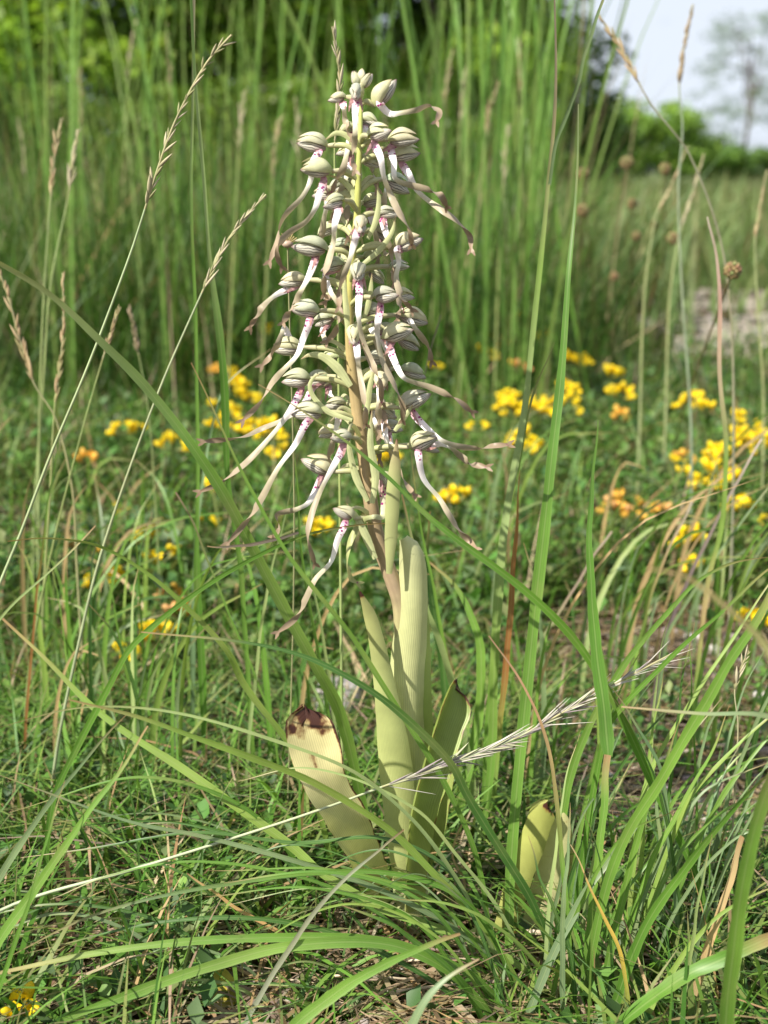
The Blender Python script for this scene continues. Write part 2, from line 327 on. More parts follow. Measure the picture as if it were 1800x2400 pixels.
def clumped(n, y0, y1, k=8, spread=.03, **kw):
    c = field(max(1, n // k), y0, y1, **kw); p = np.repeat(c, k, 0)
    return p + rng.normal(0, spread, p.shape)
ORX = P(958, 2200, .577)[0]
def guard(xy, h):                      # nothing tall right in front of the orchid's leaves
    for qx, hw in ((206, .014), (560, .022)):
        c = P(qx, 2340, .52); h = np.where((np.abs(xy[:, 0] - c[0]) < hw) & (xy[:, 1] < .535), np.minimum(h, .006), h)
    h = np.where((xy[:, 1] < .578) & (np.abs(xy[:, 0] - ORX) < .03), np.minimum(h, .009), h)
    near = (xy[:, 1] < .60) & (np.abs(xy[:, 0] - ORX - .01) < .06)
    h = np.where((xy[:, 0] > .11) & (xy[:, 1] > .66) & (xy[:, 1] < .98), h * .4, h)
    return np.where(near, np.minimum(h, .032), h)
def path_free(xy):
    left = .56 + .12 * (xy[:, 1] - 2.45)
    return ~((xy[:, 1] > 2.4 + rng.normal(0, .06, len(xy))) & (xy[:, 1] < 4.2 + rng.normal(0, .1, len(xy))) & (xy[:, 0] > left + rng.normal(0, .06, len(xy)))) | (rng.random(len(xy)) < .13)
def soil_free(xy):                     # bare soil patches left and right of the orchid
    a = ((xy[:, 0] - .25) / .15) ** 2 + ((xy[:, 1] - 1.0) / .10) ** 2 < 1
    b = ((xy[:, 0] + .27) / .14) ** 2 + ((xy[:, 1] - 1.28) / .12) ** 2 < 1
    c = ((xy[:, 0] - .17) / .08) ** 2 + ((xy[:, 1] - .70) / .05) ** 2 < 1
    return ~(a | b | c) | (rng.random(len(xy)) < .04)

def masses():
    def turf(name, label, n, y0, y1, hr, wr, lr, k, spread, pal=GREEN, dry=.12, seg=4, power=1., margin=.12, keep=None, skew=1.):
        xy = clumped(n, y0, y1, k, spread, power=power, margin=margin); xy = xy[path_free(xy)]; xy = xy[soil_free(xy)]
        if keep is not None: xy = xy[keep(xy)]
        m = len(xy); h = guard(xy, hr[0] + (hr[1] - hr[0]) * rng.random(m) ** skew); w = rng.uniform(*wr, m); lean = rng.uniform(*lr, m); az = rng.uniform(0, 6.283, m)
        c0 = pick(pal, m); d = rng.random(m) < dry; c0[d] = pick(DRY, d.sum()); c1 = c0 * np.array((1.1, 1.05, 1.0)); br = rng.random(m) < .25; c1[br] = c1[br] * .4 + np.array((.24, .17, .09)) * .6
        link(name, blade_mass(xy, h, w, lean, az, c0, c1, seg).mesh(name, M_mass), label=label, cat='grass', kind='stuff')
    turf('short_grass', 'short green and straw coloured grass around the orchid', 12500, .40, 1.15, (.02, .09), (.0012, .0032), (.2, 1.7), 9, .02)
    turf('meadow_grass', 'fine green grass between the yellow trefoil flowers', 11000, 1.0, 2.6, (.03, .15), (.0015, .0035), (.1, 1.2), 10, .03)
    turf('tall_grass', 'mass of tall green grass behind the trefoil flowers', 11500, 1.8, 4.0, (.14, .62), (.0015, .0040), (.05, .7), 16, .06, dry=.06, skew=1.5,
         keep=lambda p: p[:, 0] < .06 + .105 * p[:, 1] + rng.normal(0, .05, len(p)), seg=5, pal=GREEN[[0, 1, 3, 0, 3]] * .8)
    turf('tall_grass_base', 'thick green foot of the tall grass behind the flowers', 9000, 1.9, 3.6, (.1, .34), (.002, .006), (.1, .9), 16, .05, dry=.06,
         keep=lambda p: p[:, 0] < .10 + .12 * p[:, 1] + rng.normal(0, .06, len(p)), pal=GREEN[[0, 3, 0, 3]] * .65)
    turf('field_grass', 'pale grass of the open meadow before the far bushes', 26000, 3.4, 22, (.12, .42), (.006, .016), (.1, .8), 10, .25, dry=.06, seg=3, power=1.7, margin=.6,
         pal=np.array([(.13, .20, .065), (.17, .235, .09), (.10, .165, .05)]))
    # dry litter lying on the ground
    n = 5200; xy = field(n, .38, 1.5, power=1.3); h = rng.uniform(.02, .09, n); c0 = pick(DRY, n, .35)
    C = blade_mass(xy, h, rng.uniform(.0008, .003, n), rng.uniform(2.0, 4.0, n) * .6, rng.normal(0.2, 1.0, n) + np.where(rng.random(n) < .5, 0, math.pi), c0, c0 * .9, 3, 1.0)
    V = C.V[0]; V[:, 2] = gz(V[:, 0], V[:, 1]) + (V[:, 2] - gz(V[:, 0], V[:, 1])) * .22 + .003
    link('dry_litter', C.mesh('dry_litter', M_mass), label='dry straw coloured dead grass lying on the soil', cat='litter', kind='stuff')
    # small leaves of clover, trefoil and other herbs close to the ground
    def leaves(name, label, n, y0, y1, size, zr, pal, k, spread, margin=.12):
        xy = clumped(n, y0, y1, k, spread, margin=margin); xy = xy[path_free(xy)]; xy = xy[soil_free(xy)]; m = len(xy)
        s = rng.uniform(*size, m); z = gz(xy[:, 0], xy[:, 1]) + rng.uniform(*zr, m); near = (xy[:, 1] < .6) & (np.abs(xy[:, 0] - ORX) < .08); z[near] *= .3
        az = rng.uniform(0, 6.283, m); til = rng.normal(.45, .4, m)
        a = np.stack([np.cos(az) * np.cos(til), np.sin(az) * np.cos(til), np.sin(til)], -1); b = np.stack([-np.sin(az), np.cos(az), rng.normal(0, .25, m)], -1); b = unit(b); nn = np.cross(a, b)
        c = np.c_[xy, z]; S = s[:, None]
        V = np.stack([c, c + a * S * .55 + b * S * .30 + nn * S * .07, c + a * S, c + a * S * .55 - b * S * .30 + nn * S * .07, c + a * S * .5 - nn * S * .02], 1)
        i = np.arange(m * 5).reshape(m, 5); F = np.concatenate([i[:, [0, 1, 2, 4]], i[:, [0, 4, 2, 3]]])
        col = np.repeat(pick(pal, m, .3), 5, 0); U = np.zeros((m * 5, 2))
        link(name, Geo().add(V.reshape(-1, 3), F, col, U).mesh(name, M_mass), label=label, cat='ground cover', kind='stuff')
    hp = np.array([(.065, .15, .03), (.09, .20, .035), (.13, .25, .05), (.05, .11, .03), (.12, .19, .08), (.16, .20, .07)])
    leaves('trefoil_leaves', 'carpet of small green trefoil and clover leaves', 34000, .95, 2.6, (.007, .018), (.004, .075), hp, 24, .035)
    leaves('herb_leaves', 'small bright green herb leaves close to the soil', 5200, .42, 1.1, (.006, .015), (.002, .028), hp, 22, .02)
    # loose gravel and crumbs of soil
    n = 2200; xy = np.r_[field(n, .4, 1.5), np.stack([rng.uniform(.6, 2.4, 1800), rng.uniform(2.5, 4.2, 1800)], -1)]; xy = np.r_[xy, np.stack([rng.normal(.17, .05, 500), rng.normal(.71, .04, 500)], -1), np.stack([rng.normal(.24, .06, 400), rng.normal(1.0, .07, 400)], -1)]
    m = len(xy); s = np.minimum(rng.gamma(2., .0012, m), .0042) * np.where(xy[:, 1] > 2.5, 4, 1) + .0008
    cube = np.array([(x, y, z) for x in (-1, 1) for y in (-1, 1) for z in (-1, 1)], float) * .6
    V = (cube[None] * rng.uniform(.5, 1.3, (m, 8, 3))) * s[:, None, None]; V[..., 2] *= .7
    V += np.c_[xy, gz(xy[:, 0], xy[:, 1]) + s * .25 + .002][:, None]
    f = np.array([(0, 1, 3, 2), (4, 6, 7, 5), (0, 4, 5, 1), (2, 3, 7, 6), (0, 2, 6, 4), (1, 5, 7, 3)])
    F = (np.arange(m)[:, None, None] * 8 + f).reshape(-1, 4)
    col = np.repeat(pick(np.array([(.12, .09, .07), (.2, .17, .15), (.34, .31, .29), (.08, .06, .045)]), m, .3), 8, 0)
    link('loose_gravel', Geo().add(V.reshape(-1, 3), F, col, np.zeros((m * 8, 2))).mesh('loose_gravel', M_grav2, False), label='loose gravel and soil crumbs on bare ground', cat='gravel', kind='stuff')
M_grav2 = leafy('loose gravel', 0, .9, blot=.3, blot_scale=300, spec=.1)
masses()

# ------------------------------------------------------------------ trees and bushes behind
def tree(name, label, cat, base, height, crown, n_clump, n_leaf, leaf, pal, bare=0.0, trunk_r=.12, low=.2, group=None, limbs=7, clump_r=(.25, .6), sky_gap=0.0):
    """tapered trunk with limbs; the crown is many leaf faces gathered in clumps through its volume"""
    root = thing(name, (base[0], base[1], 0), label, cat, group); bx, by = base
    top = np.array((bx + rng.normal(0, .1), by, height * .82))
    g = Geo(); mid = np.array((bx + rng.normal(0, .04 * height), by + rng.normal(0, .03 * height), height * .4))
    tube(g, [(bx, by, -.05), mid, top], [(0, trunk_r), (.5, trunk_r * .65), (1, trunk_r * .15)], (.1, .08, .06), 16, 8)
    # clump centres on and inside an uneven ellipsoid
    rx, ry, z0, z1 = crown; c = []
    while len(c) < n_clump:
        p = rng.uniform(-1, 1, 3); r = np.linalg.norm(p)
        if r > 1 or r < .35 * rng.random() ** .5 + bare: continue
        c.append(p)
    c = np.array(c); zc = (z0 + z1) / 2; zr = (z1 - z0) / 2
    cc = np.stack([bx + c[:, 0] * rx, by + c[:, 1] * ry, zc + c[:, 2] * zr], -1); cc[:, 2] = np.maximum(cc[:, 2], low)
    for k in rng.choice(n_clump, min(limbs, n_clump), False):
        s = catmull([(bx, by, 0), mid, top], 20)[rng.integers(5, 17)]
        e = cc[k]; m_ = (s + e) / 2 + np.array((0, 0, .12 * np.linalg.norm(e - s)))
        tube(g, [s, m_, e], [(0, trunk_r * .38), (1, trunk_r * .06)], (.1, .08, .06), 8, 5)
    child('trunk', g, M_bark, root)
    cr = rng.uniform(*clump_r, n_clump); idx = rng.choice(n_clump, n_leaf, p=cr ** 2 / (cr ** 2).sum())
    d = unit(rng.normal(0, 1, (n_leaf, 3))) * (rng.random((n_leaf, 1)) ** .45) * np.array((1, 1, .55))
    pos = cc[idx] + d * cr[idx][:, None]; pos[:, 2] = np.maximum(pos[:, 2], .05)
    tone = rng.uniform(.7, 1.3, n_clump)[idx][:, None]
    s = rng.uniform(.6, 1.3, (n_leaf, 1)) * leaf
    nrm = unit(rng.normal(0, .6, (n_leaf, 3)) + np.array((0, -.15, .75))); a = unit(np.cross(nrm, rng.normal(0, 1, (n_leaf, 3)))); b = np.cross(nrm, a)
    V = np.stack([pos - a * s * .55, pos - a * s * .05 + b * s * .32 - nrm * s * .06, pos + a * s * .55, pos - a * s * .05 - b * s * .32 - nrm * s * .06], 1)
    F = np.arange(n_leaf * 4).reshape(-1, 4); col = np.repeat(pick(pal, n_leaf, .2) * tone, 4, 0)
    U = np.tile(np.array([(0, .5), (.5, 1), (1, .5), (.5, 0)], float), (n_leaf, 1))
    child('crown', Geo().add(V.reshape(-1, 3), F, col, U), M_tree, root)
    return root
TP = np.array([(.22, .37, .03), (.28, .44, .045), (.12, .23, .03), (.32, .46, .06)])
DP = np.array([(.06, .12, .025), (.09, .17, .03), (.13, .22, .035)])
tree('leafy_tree', 'broad leafy tree with light green low boughs behind the tall grass', 'tree', (-3.0, 11.0), 5.2, (2.6, 1.6, .35, 4.4), 210, 70000, .085, TP, trunk_r=.2, limbs=16)
tree('leafy_tree', 'large tree with hanging light green boughs behind the orchid tip', 'tree', (-.4, 12.0), 5.4, (2.0, 1.6, .4, 4.6), 170, 56000, .085, TP, trunk_r=.2, limbs=16)
tree('leafy_tree', 'dark tree whose boughs overhang beside the open sky', 'tree', (1.0, 13.5), 6, (1.25, 1.4, .3, 5.0), 120, 40000, .09, DP, trunk_r=.18, limbs=14)
tree('round_bush', 'rounded light green bush beside the dark tree', 'bush', (4.6, 27.0), 1.9, (1.75, 1.4, .1, 1.75), 90, 17000, .10, np.array([(.20, .33, .05), (.25, .38, .06), (.15, .26, .05)]), trunk_r=.06, clump_r=(.25, .5), low=.1)
tree('round_bush', 'lower dark green bush before the far slender tree', 'bush', (10.9, 46.0), 1.5, (1.7, 1.4, .1, 1.45), 60, 9000, .14, DP * 1.2, trunk_r=.06, clump_r=(.3, .6), low=.1)
tree('round_bush', 'long dark bush at the far edge of the meadow', 'bush', (14.6, 52.0), 1.2, (3.2, 1.4, .1, 1.1), 60, 9000, .14, DP, trunk_r=.06, clump_r=(.3, .6), low=.1)
tree('slender_tree', 'slender airy tree standing far off against the sky', 'tree', (23.8, 92.0), 11.8, (3.6, 2.6, 1.4, 11.5), 110, 5600, .16, np.array([(.17, .23, .17), (.20, .26, .19), (.14, .20, .16)]), trunk_r=.15, clump_r=(.4, 1.0), limbs=22)  # leaf colours paled towards blue-grey: distant haze and sky glare painted in
def hedge(x0, x1, y, n, h, label):
    tree('hedge', label, 'hedge', ((x0 + x1) / 2, y), h, ((x1 - x0) / 2, 1.5, .1, h), n, n * 110, .22, DP, trunk_r=.05, clump_r=(.5, 1.1), low=.2)
hedge(-26, 2, 34, 150, 4.8, 'long dark hedge far behind the trees on the meadow side')
for bx_, lab_ in ((-4.6, 'low dark shrub under the left end of the broad leafy tree'), (-2.2, 'low dark shrub at the foot of the broad leafy tree'), (-.2, 'low dark shrub at the foot of the tree with hanging boughs'), (1.2, 'low dark shrub at the foot of the dark overhanging tree')):
    tree('low_shrub', lab_, 'shrub', (bx_, 14.6), 1.5, (1.5, .8, .05, 1.35), 60, 9000, .09, DP * .9, trunk_r=.04, clump_r=(.2, .4), low=.08)

for bx_, by_, h_, lab_ in ((-2.5, 8.6, 1.0, 'leafy light green shrub in front of the broad leafy tree'), (-1.5, 9.2, .85, 'small leafy shrub between the tall grass and the broad leafy tree'), (-.5, 8.8, .95, 'leafy shrub behind the orchid tip at the edge of the tall grass'), (.55, 9.4, .9, 'leafy shrub before the dark overhanging tree')):
    tree('leafy_shrub', lab_, 'shrub', (bx_, by_), h_, (.75, .5, .05, h_), 60, 9000, .06, TP * .42, trunk_r=.03, clump_r=(.14, .28), low=.05)

# ------------------------------------------------------------------ tall grass tufts behind, each blade a part
def tall_tufts():
    proto = []
    for k in range(12):
        g = Geo(); h = rng.uniform(.75, 1.15); ln = rng.uniform(.02, .16) * h; w = rng.uniform(.0020, .0056)
        c = GREEN[[1, 2, 5, 2][k % 4]] * rng.uniform(.95, 1.4)
        pts = [(0, 0, -.01), (ln * .08, 0, h * .4), (ln * .4, 0, h * .75), (ln, 0, h)]
        ribbon(g, pts, [(0, w * .7), (.3, w), (.7, w * .8), (1, w * .08)], [(0, *(c * .8)), (.5, *c), (.92, *(c * 1.1)), (1, .36, .30, .13)] if k != 5 else [(0, .3, .26, .12), (.5, .40, .33, .18), (1, .42, .33, .2)], 10, 3, hint=(.2, -1, .1), fold=.12)
        proto.append(g.mesh('blade', M_blade))
    spots = []
    for _ in range(17):
        yy = rng.uniform(1.6, 3.0); spots.append((rng.uniform(-.33 * yy, .06), yy))
    for x, y in [(.12, 2.0), (.20, 2.1), (.25, 2.2), (.10, 2.4), (.18, 2.6), (.28, 2.5), (.20, 1.75), (.30, 2.8), (.11, 1.8), (.15, 1.6)]: spots.append((x, y))
    for x, y in spots:
        right = x > .09
        root = thing('tall_grass_tuft', (x, y, float(gz(x, y))), 'tuft of tall bright green grass right of the orchid behind the flowers' if right else 'tuft of tall green grass left of the orchid behind the flowers', 'grass tuft', 'bright tall grass tufts right of the orchid' if right else 'tall grass tufts left of the orchid')
        for k in range(rng.integers(8, 12) if right else rng.integers(6, 10)):
            o = link('blade', proto[rng.integers(0, 12) if rng.random() < .5 else rng.choice((0, 1, 2, 3, 6, 7, 9, 10))], root); o.location = (rng.normal(0, .03), rng.normal(0, .03), 0)
            o.rotation_euler = (rng.normal(0, .10), rng.normal(.0, .12), rng.uniform(-.8, .8) + (math.pi if rng.random() < .5 else 0)); s = rng.uniform(.7, 1.1) if right else rng.uniform(.5, 1.0); o.scale = (s, s, s)
tall_tufts()

# ------------------------------------------------------------------ stones, shell
def sphere_grid(nu, nv):
    th = np.linspace(.03, math.pi - .03, nu)[:, None]; ph = np.linspace(0, 2 * math.pi, nv, endpoint=False)[None]
    return np.stack(np.broadcast_arrays(np.sin(th) * np.cos(ph), np.sin(th) * np.sin(ph), np.cos(th)), -1)
def stone(x, y, wpx, mat, label, flat=.55, seed=0, sink=.3, name='stone', cat='stone', group=None):
    p = at_height(x, y, 0.0); r = wpx * p[1] / FPX / 2; q = np.random.default_rng(seed)
    D = sphere_grid(14, 20); f = np.zeros(D.shape[:2])
    for _ in range(9):                                     # planes chip the ball into a stone
        n = unit(q.normal(0, 1, 3)); d = q.uniform(.55, .9); f = np.maximum(f, (D @ n) / d)
    G = D / np.maximum(f, .95)[..., None] * r * np.array((1, .85, flat)) * (1 + .03 * np.sin(D[..., :1] * 9 + D[..., 1:2] * 7))
    g = Geo(); g.grid(G, (.4, .4, .4), (D[..., :2] + 1) / 2, closed=True)
    o = link(name, g.mesh(name, mat), None, label, cat, group); o.location = (p[0], p[1], r * flat * (1 - sink) + float(gz(p[0], p[1]))); o.rotation_euler = (0, 0, q.uniform(0, 6))
for i, a in enumerate([
    (815, 1690, 190, M_grey, 'large grey stone in the grass behind the orchid leaves', .75),
    (1628, 1478, 62, M_white, 'pale rounded stone on the mossy bare soil', .6),
    (1672, 1500, 48, M_white, 'small pale stone touching the bigger pale rounded stone', .5),
    (1783, 1640, 46, M_white, 'small white stone half sunk under the grass fan', .6),
    (1655, 1925, 84, M_grey, 'grey stone among the gravel under the grass fan', .5),
    (1588, 1955, 62, M_grey, 'smaller grey stone beside the gravel under the grass fan', .5),
    (1775, 2095, 80, M_white, 'white stone deep in the grass at the foot of the dry stalk', .5),
    (1325, 1235, 40, M_grey, 'small grey pebble under the trefoil flowers', .6),
    (1508, 1282, 34, M_white, 'small white pebble below the orange trefoil flowers', .6),
    (1440, 1545, 44, M_grey, 'grey pebble on bare soil behind the grass stems', .5),
    (1695, 790, 90, M_gravel, 'flat sandy stone on the gravel path', .3),
    (1770, 850, 70, M_gravel, 'sandy stone at the near edge of the gravel path', .3),
    (1745, 745, 60, M_white, 'pale stone farther along the gravel path', .3)]):
    stone(*a[:5], flat=a[5], seed=40 + i)
def shell():
    c = at_height(206, 2352, .012); g = Geo(); r0 = 40 * c[1] / FPX; n, m = 60, 12
    t = np.linspace(0, 1, n); ang = t * 2 * math.pi * 3.2; R_ = r0 * (.62 * np.exp(-1.9 * t)); rt = R_ * .72
    C = np.stack([R_ * np.cos(ang), R_ * np.sin(ang), r0 * (.15 + .75 * (1 - np.exp(-2 * t)))], -1)
    rad = np.stack([np.cos(ang), np.sin(ang), 0 * ang], -1); a = np.linspace(0, 2 * math.pi, m, endpoint=False)
    G = C[:, None] + rt[:, None, None] * (rad[:, None] * np.cos(a)[None, :, None] + np.array((0, 0, 1.)) * np.sin(a)[None, :, None])
    g.grid(G, (.2, .1, .07), np.zeros(2), closed=True)
    o = link('snail_shell', g.mesh('snail_shell', M_shell), None, 'small dark brown snail shell lying in the litter under the grass', 'shell'); o.location = (c[0], c[1], .011); o.rotation_euler = (.35, .2, 1)
shell()

# ------------------------------------------------------------------ yellow trefoil heads
def floret_mesh(k, c, c2):
    g = Geo(); q = np.random.default_rng(k)
    # upright round banner petal, cupped
    n, m = 7, 7; s = np.linspace(-1, 1, m); t = np.linspace(0, 1, n); w = .0058 * np.sqrt(np.clip(1 - (2 * t - 1.0) ** 2, .06, 1)) * (.5 + .6 * t)
    X = s[None] * w[:, None]; Z = .010 * t[:, None] + 0 * X; Y = .0045 * (np.abs(s)[None] ** 2) * (.4 + t[:, None]) - .004 * t[:, None] ** 2
    g.grid(np.stack([X, Y + .011, Z + .0006], -1), [(0, *c2), (.5, *c), (1, *c)] and lerp_keys([(0, *c2), (.45, *c), (1, *c)], t)[:, None], np.stack(np.broadcast_arrays(s[None] * .5 + .5, t[:, None]), -1))
    # wings and keel reaching forward
    D = sphere_grid(7, 8); G = D[..., [1, 2, 0]] * np.array((.0030, .0052, .0032)) + np.array((0, .0150, .0022)); G[..., 2] += .12 * (G[..., 1] - .012)
    g.grid(G, np.array(c) * .97, D[..., :2] * .5 + .5, closed=True)
    # calyx tube towards the stalk
    tube(g, [(0, 0, 0), (0, .006, .0004), (0, .0118, .0012)], [(0, .0007), (.5, .0017), (1, .0021)], [(0, .12, .18, .05), (.75, .2, .22, .07), (1, *c)], 6, 7)
    return g.mesh('floret', M_petal)
YEL, ORG = (.92, .72, .015), (.82, .50, .08)
FL = [[floret_mesh(k, np.array(YEL) * a, np.array((.86, .52, .02))) for k, a in ((1, 1.), (2, .93), (3, .86))],
      [floret_mesh(k, np.array(ORG) * a, np.array((.74, .32, .05))) for k, a in ((4, 1.), (5, .9))] + [floret_mesh(6, (.72, .42, .16), (.6, .3, .1))]]
def trefoil(x, y, size=1., orange=False, n=5, height=None):
    hh = height if height is not None else .035 + .085 * np.clip((1450 - y) / 750, 0, 1)
    p = at_height(x, y, hh); b = np.array((p[0] + rng.normal(0, .012), p[1] + rng.normal(.012, .01), 0)); b[2] = gz(b[0], b[1])
    root = thing('trefoil_flower', tuple(b), 'cluster of fading orange trefoil florets above green leaves' if orange else 'cluster of bright yellow trefoil florets above green leaves', 'flower',
                 'fading orange trefoil flower clusters' if orange else 'yellow trefoil flower clusters in the grass')
    g = Geo(); tube(g, [b, (b + p) / 2 + np.array((rng.normal(0, .004), .004, 0)), p], .0009, (.12, .19, .05), 8, 5); child('stalk', g, M_stem, root)
    g = Geo()
    for k in range(3):
        a = rng.uniform(0, 6.28); d = np.array((math.cos(a), math.sin(a), .1)) * .012
        ribbon(g, [p - (0, 0, .004), p - (0, 0, .004) + d * .5, p + d - (0, 0, .006)], [(0, .001), (.5, .006), (1, .0008)], (.13, .22, .05), 5, 3, hint=(0, -.3, 1))
    child('leaf', g, M_mass, root)
    a0 = rng.uniform(0, 6.28)
    for k in range(n):
        o = link('floret', FL[int(orange)][rng.integers(0, 3)], root); o.location = Vector(p - b)
        az = a0 + k * 2 * math.pi / n + rng.normal(0, .2)
        o.rotation_euler = (rng.uniform(-.1, 1.15), rng.normal(0, .3), az); s = size * rng.uniform(.85, 1.12); o.scale = (s, s, s)
TY = [(485, 745), (512, 842), (530, 868), (500, 905), (555, 930), (575, 945), (268, 938), (372, 972), (600, 990), (462, 1075), (225, 1262), (352, 1218), (345, 1385), (945, 697), (985, 678), (1028, 690), (1058, 684), (1183, 738), (1048, 772), (1230, 788), (1252, 796), (1322, 822), (1337, 862), (1095, 868), (1108, 888), (1158, 896), (1195, 893), (1125, 962), (1152, 980), (985, 1092), (880, 625), (577, 725), (1500, 872), (1522, 900), (1605, 925), (1595, 955), (1545, 992), (1560, 1000), (1632, 962), (1545, 1040), (1580, 1048), (1595, 1106), (1520, 1060), (1490, 1180), (685, 1162), (845, 1005), (335, 1168), (1640, 1350), (1220, 850)]
TO = [(465, 812), (490, 830), (178, 1200), (228, 1062), (190, 1010), (325, 1262), (375, 1292), (348, 1360), (1090, 750), (1340, 915), (1330, 1110), (1352, 1095), (1362, 1125), (1432, 1048), (1478, 1000), (1452, 1080), (1120, 805), (1620, 990), (1425, 1120), (1480, 1205), (395, 1340)]
for x, y in TY: trefoil(x * 1.085, y * 1.085, rng.uniform(.92, 1.2), False, rng.integers(3, 7))
for x, y in TY + [(490, 850), (525, 900), (545, 925), (1600, 1000), (1570, 1075), (1540, 960)]:
    if rng.random() < .7: trefoil(x * 1.085 + rng.normal(0, 60), y * 1.085 + rng.normal(0, 42), rng.uniform(.65, .9), False, rng.integers(2, 5))
for x, y in TO[::2] + TO[9:13:2]: trefoil(x * 1.085, y * 1.085, rng.uniform(.75, 1.05), True, rng.integers(3, 6))
trefoil(52, 2392, .75, False, 4, .02)

# ------------------------------------------------------------------ burnet heads on thin stalks
def burnet(x, y, rpx, Y, bx, by):
    p = P(x, y, Y); b = at_height(bx, by, 0); r = rpx * Y / FPX
    root = thing('burnet_flower', (b[0], b[1], 0), 'round brown burnet seed head on a thin leaning stalk', 'flower', 'round brown burnet heads over the meadow')
    tube(g := Geo(), [b, (b * .5 + p * .5) + np.array((rng.normal(0, .012), 0, 0)), p], [(0, .0011), (1, .0007)], [(0, .13, .17, .05), (1, .18, .12, .06)], 10, 5); child('stalk', g, M_stem, root)
    g = Geo(); D = sphere_grid(5, 6)
    for k in range(44):
        z = 1 - 2 * (k + .5) / 44; a = k * 2.39996; d = np.array((math.sqrt(1 - z * z) * math.cos(a), math.sqrt(1 - z * z) * math.sin(a), z))
        c = [(.20, .14, .06), (.26, .19, .08), (.18, .21, .07), (.24, .13, .07)][rng.integers(0, 4)]
        g.grid(D * r * .24 + p + d * r * .86, c, D[..., :2], closed=True)
    child('seed_head', g, M_stem, root)
for a in [(1718, 634, 22, .92, 1560, 1120), (1470, 382, 22, 1.25, 1450, 1080), (1367, 407, 20, 1.2, 1400, 1120), (1559, 396, 19, 1.25, 1510, 1090), (1364, 494, 22, 1.15, 1380, 1150), (1483, 477, 18, 1.3, 1500, 1060), (1491, 553, 17, 1.3, 1440, 1050), (1578, 559, 21, 1.2, 1520, 1110), (1535, 526, 13, 1.4, 1550, 1030), (1440, 648, 15, 1.25, 1420, 1090)]: burnet(a[0], a[1], a[2] * (.68 if a[3] > 1 else .92), a[3] * (1.35 if a[3] > 1 else 1), a[4], a[5] - (130 if a[3] > 1 else 0))

# ------------------------------------------------------------------ the orchid
OY = .577; K = px(OY)
RIGHT = np.array((1., 0, 0)); UPV = np.array((0, SP, CP)); TOC = np.array((0, -CP, SP))
orchid = thing('lizard_orchid', tuple(np.r_[P(962, 2200, OY)[:2], 0]), 'tall pale green orchid with white lips and long twisted brown ribbons', 'orchid')
STEM = [(962, 2215), (955, 2000), (950, 1800), (945, 1600), (942, 1480), (937, 1414), (919, 1358), (886, 1266), (868, 1173), (849, 1043), (835, 948), (822, 830), (818, 693), (826, 600), (837, 505), (840, 412), (845, 300), (847, 200)]
stem3 = np.array([P(x, y, OY) for x, y in STEM]); stem3[0, 2] = -.01
def stem_at(y):
    ys = np.array([s[1] for s in STEM])[::-1]; return np.array([np.interp(y, ys, stem3[::-1, j]) for j in range(3)])
g = Geo(); tube(g, stem3, [(0, 22 * K), (.35, 20 * K), (.5, 19 * K), (.65, 15 * K), (.8, 9 * K), (.93, 6.5 * K), (1, 3 * K)],
    [(0, .42, .46, .18), (.38, .40, .42, .17), (.46, .36, .27, .17), (.62, .38, .28, .15), (.74, .42, .33, .14), (.82, .48, .47, .13), (1, .46, .52, .16)], 90, 14)
child('stem', g, M_ostem, orchid)

CREAM = np.array((.64, .64, .42)); GREYC = np.array((.56, .59, .44))
def egg(g, F, L, W, H, p0, p1, nt, nphi, col, arch=.12, blunt=.8, drop=0.0):
    t = np.linspace(.015, .995, nt)[:, None]; ph = np.linspace(p0, p1, nphi)[None]
    r = np.sin(math.pi * t ** blunt) ** .72
    if abs(p1) < 3: f_ = rng.uniform(0, 6, 2); r = r * (1 + .035 * np.sin(t * 9 + f_[0]) * np.cos(ph * 3) + .05 * np.sin(t * 4 + ph * 2 + f_[1]) - .05)
    X = L * t + 0 * ph; Yc = W * r * np.sin(ph); Z = H * r * np.cos(ph) + arch * L * np.sin(math.pi * t) - drop * t ** 2 * L
    Gp = np.stack(np.broadcast_arrays(X, Yc, Z), -1)
    Gw = F[0] + Gp[..., :1] * F[1] + Gp[..., 1:2] * F[2] + Gp[..., 2:] * F[3]
    U = np.stack(np.broadcast_arrays((ph - p0) / (p1 - p0), t), -1)
    g.grid(Gw, lerp_keys(col, t[:, 0])[:, None], U)
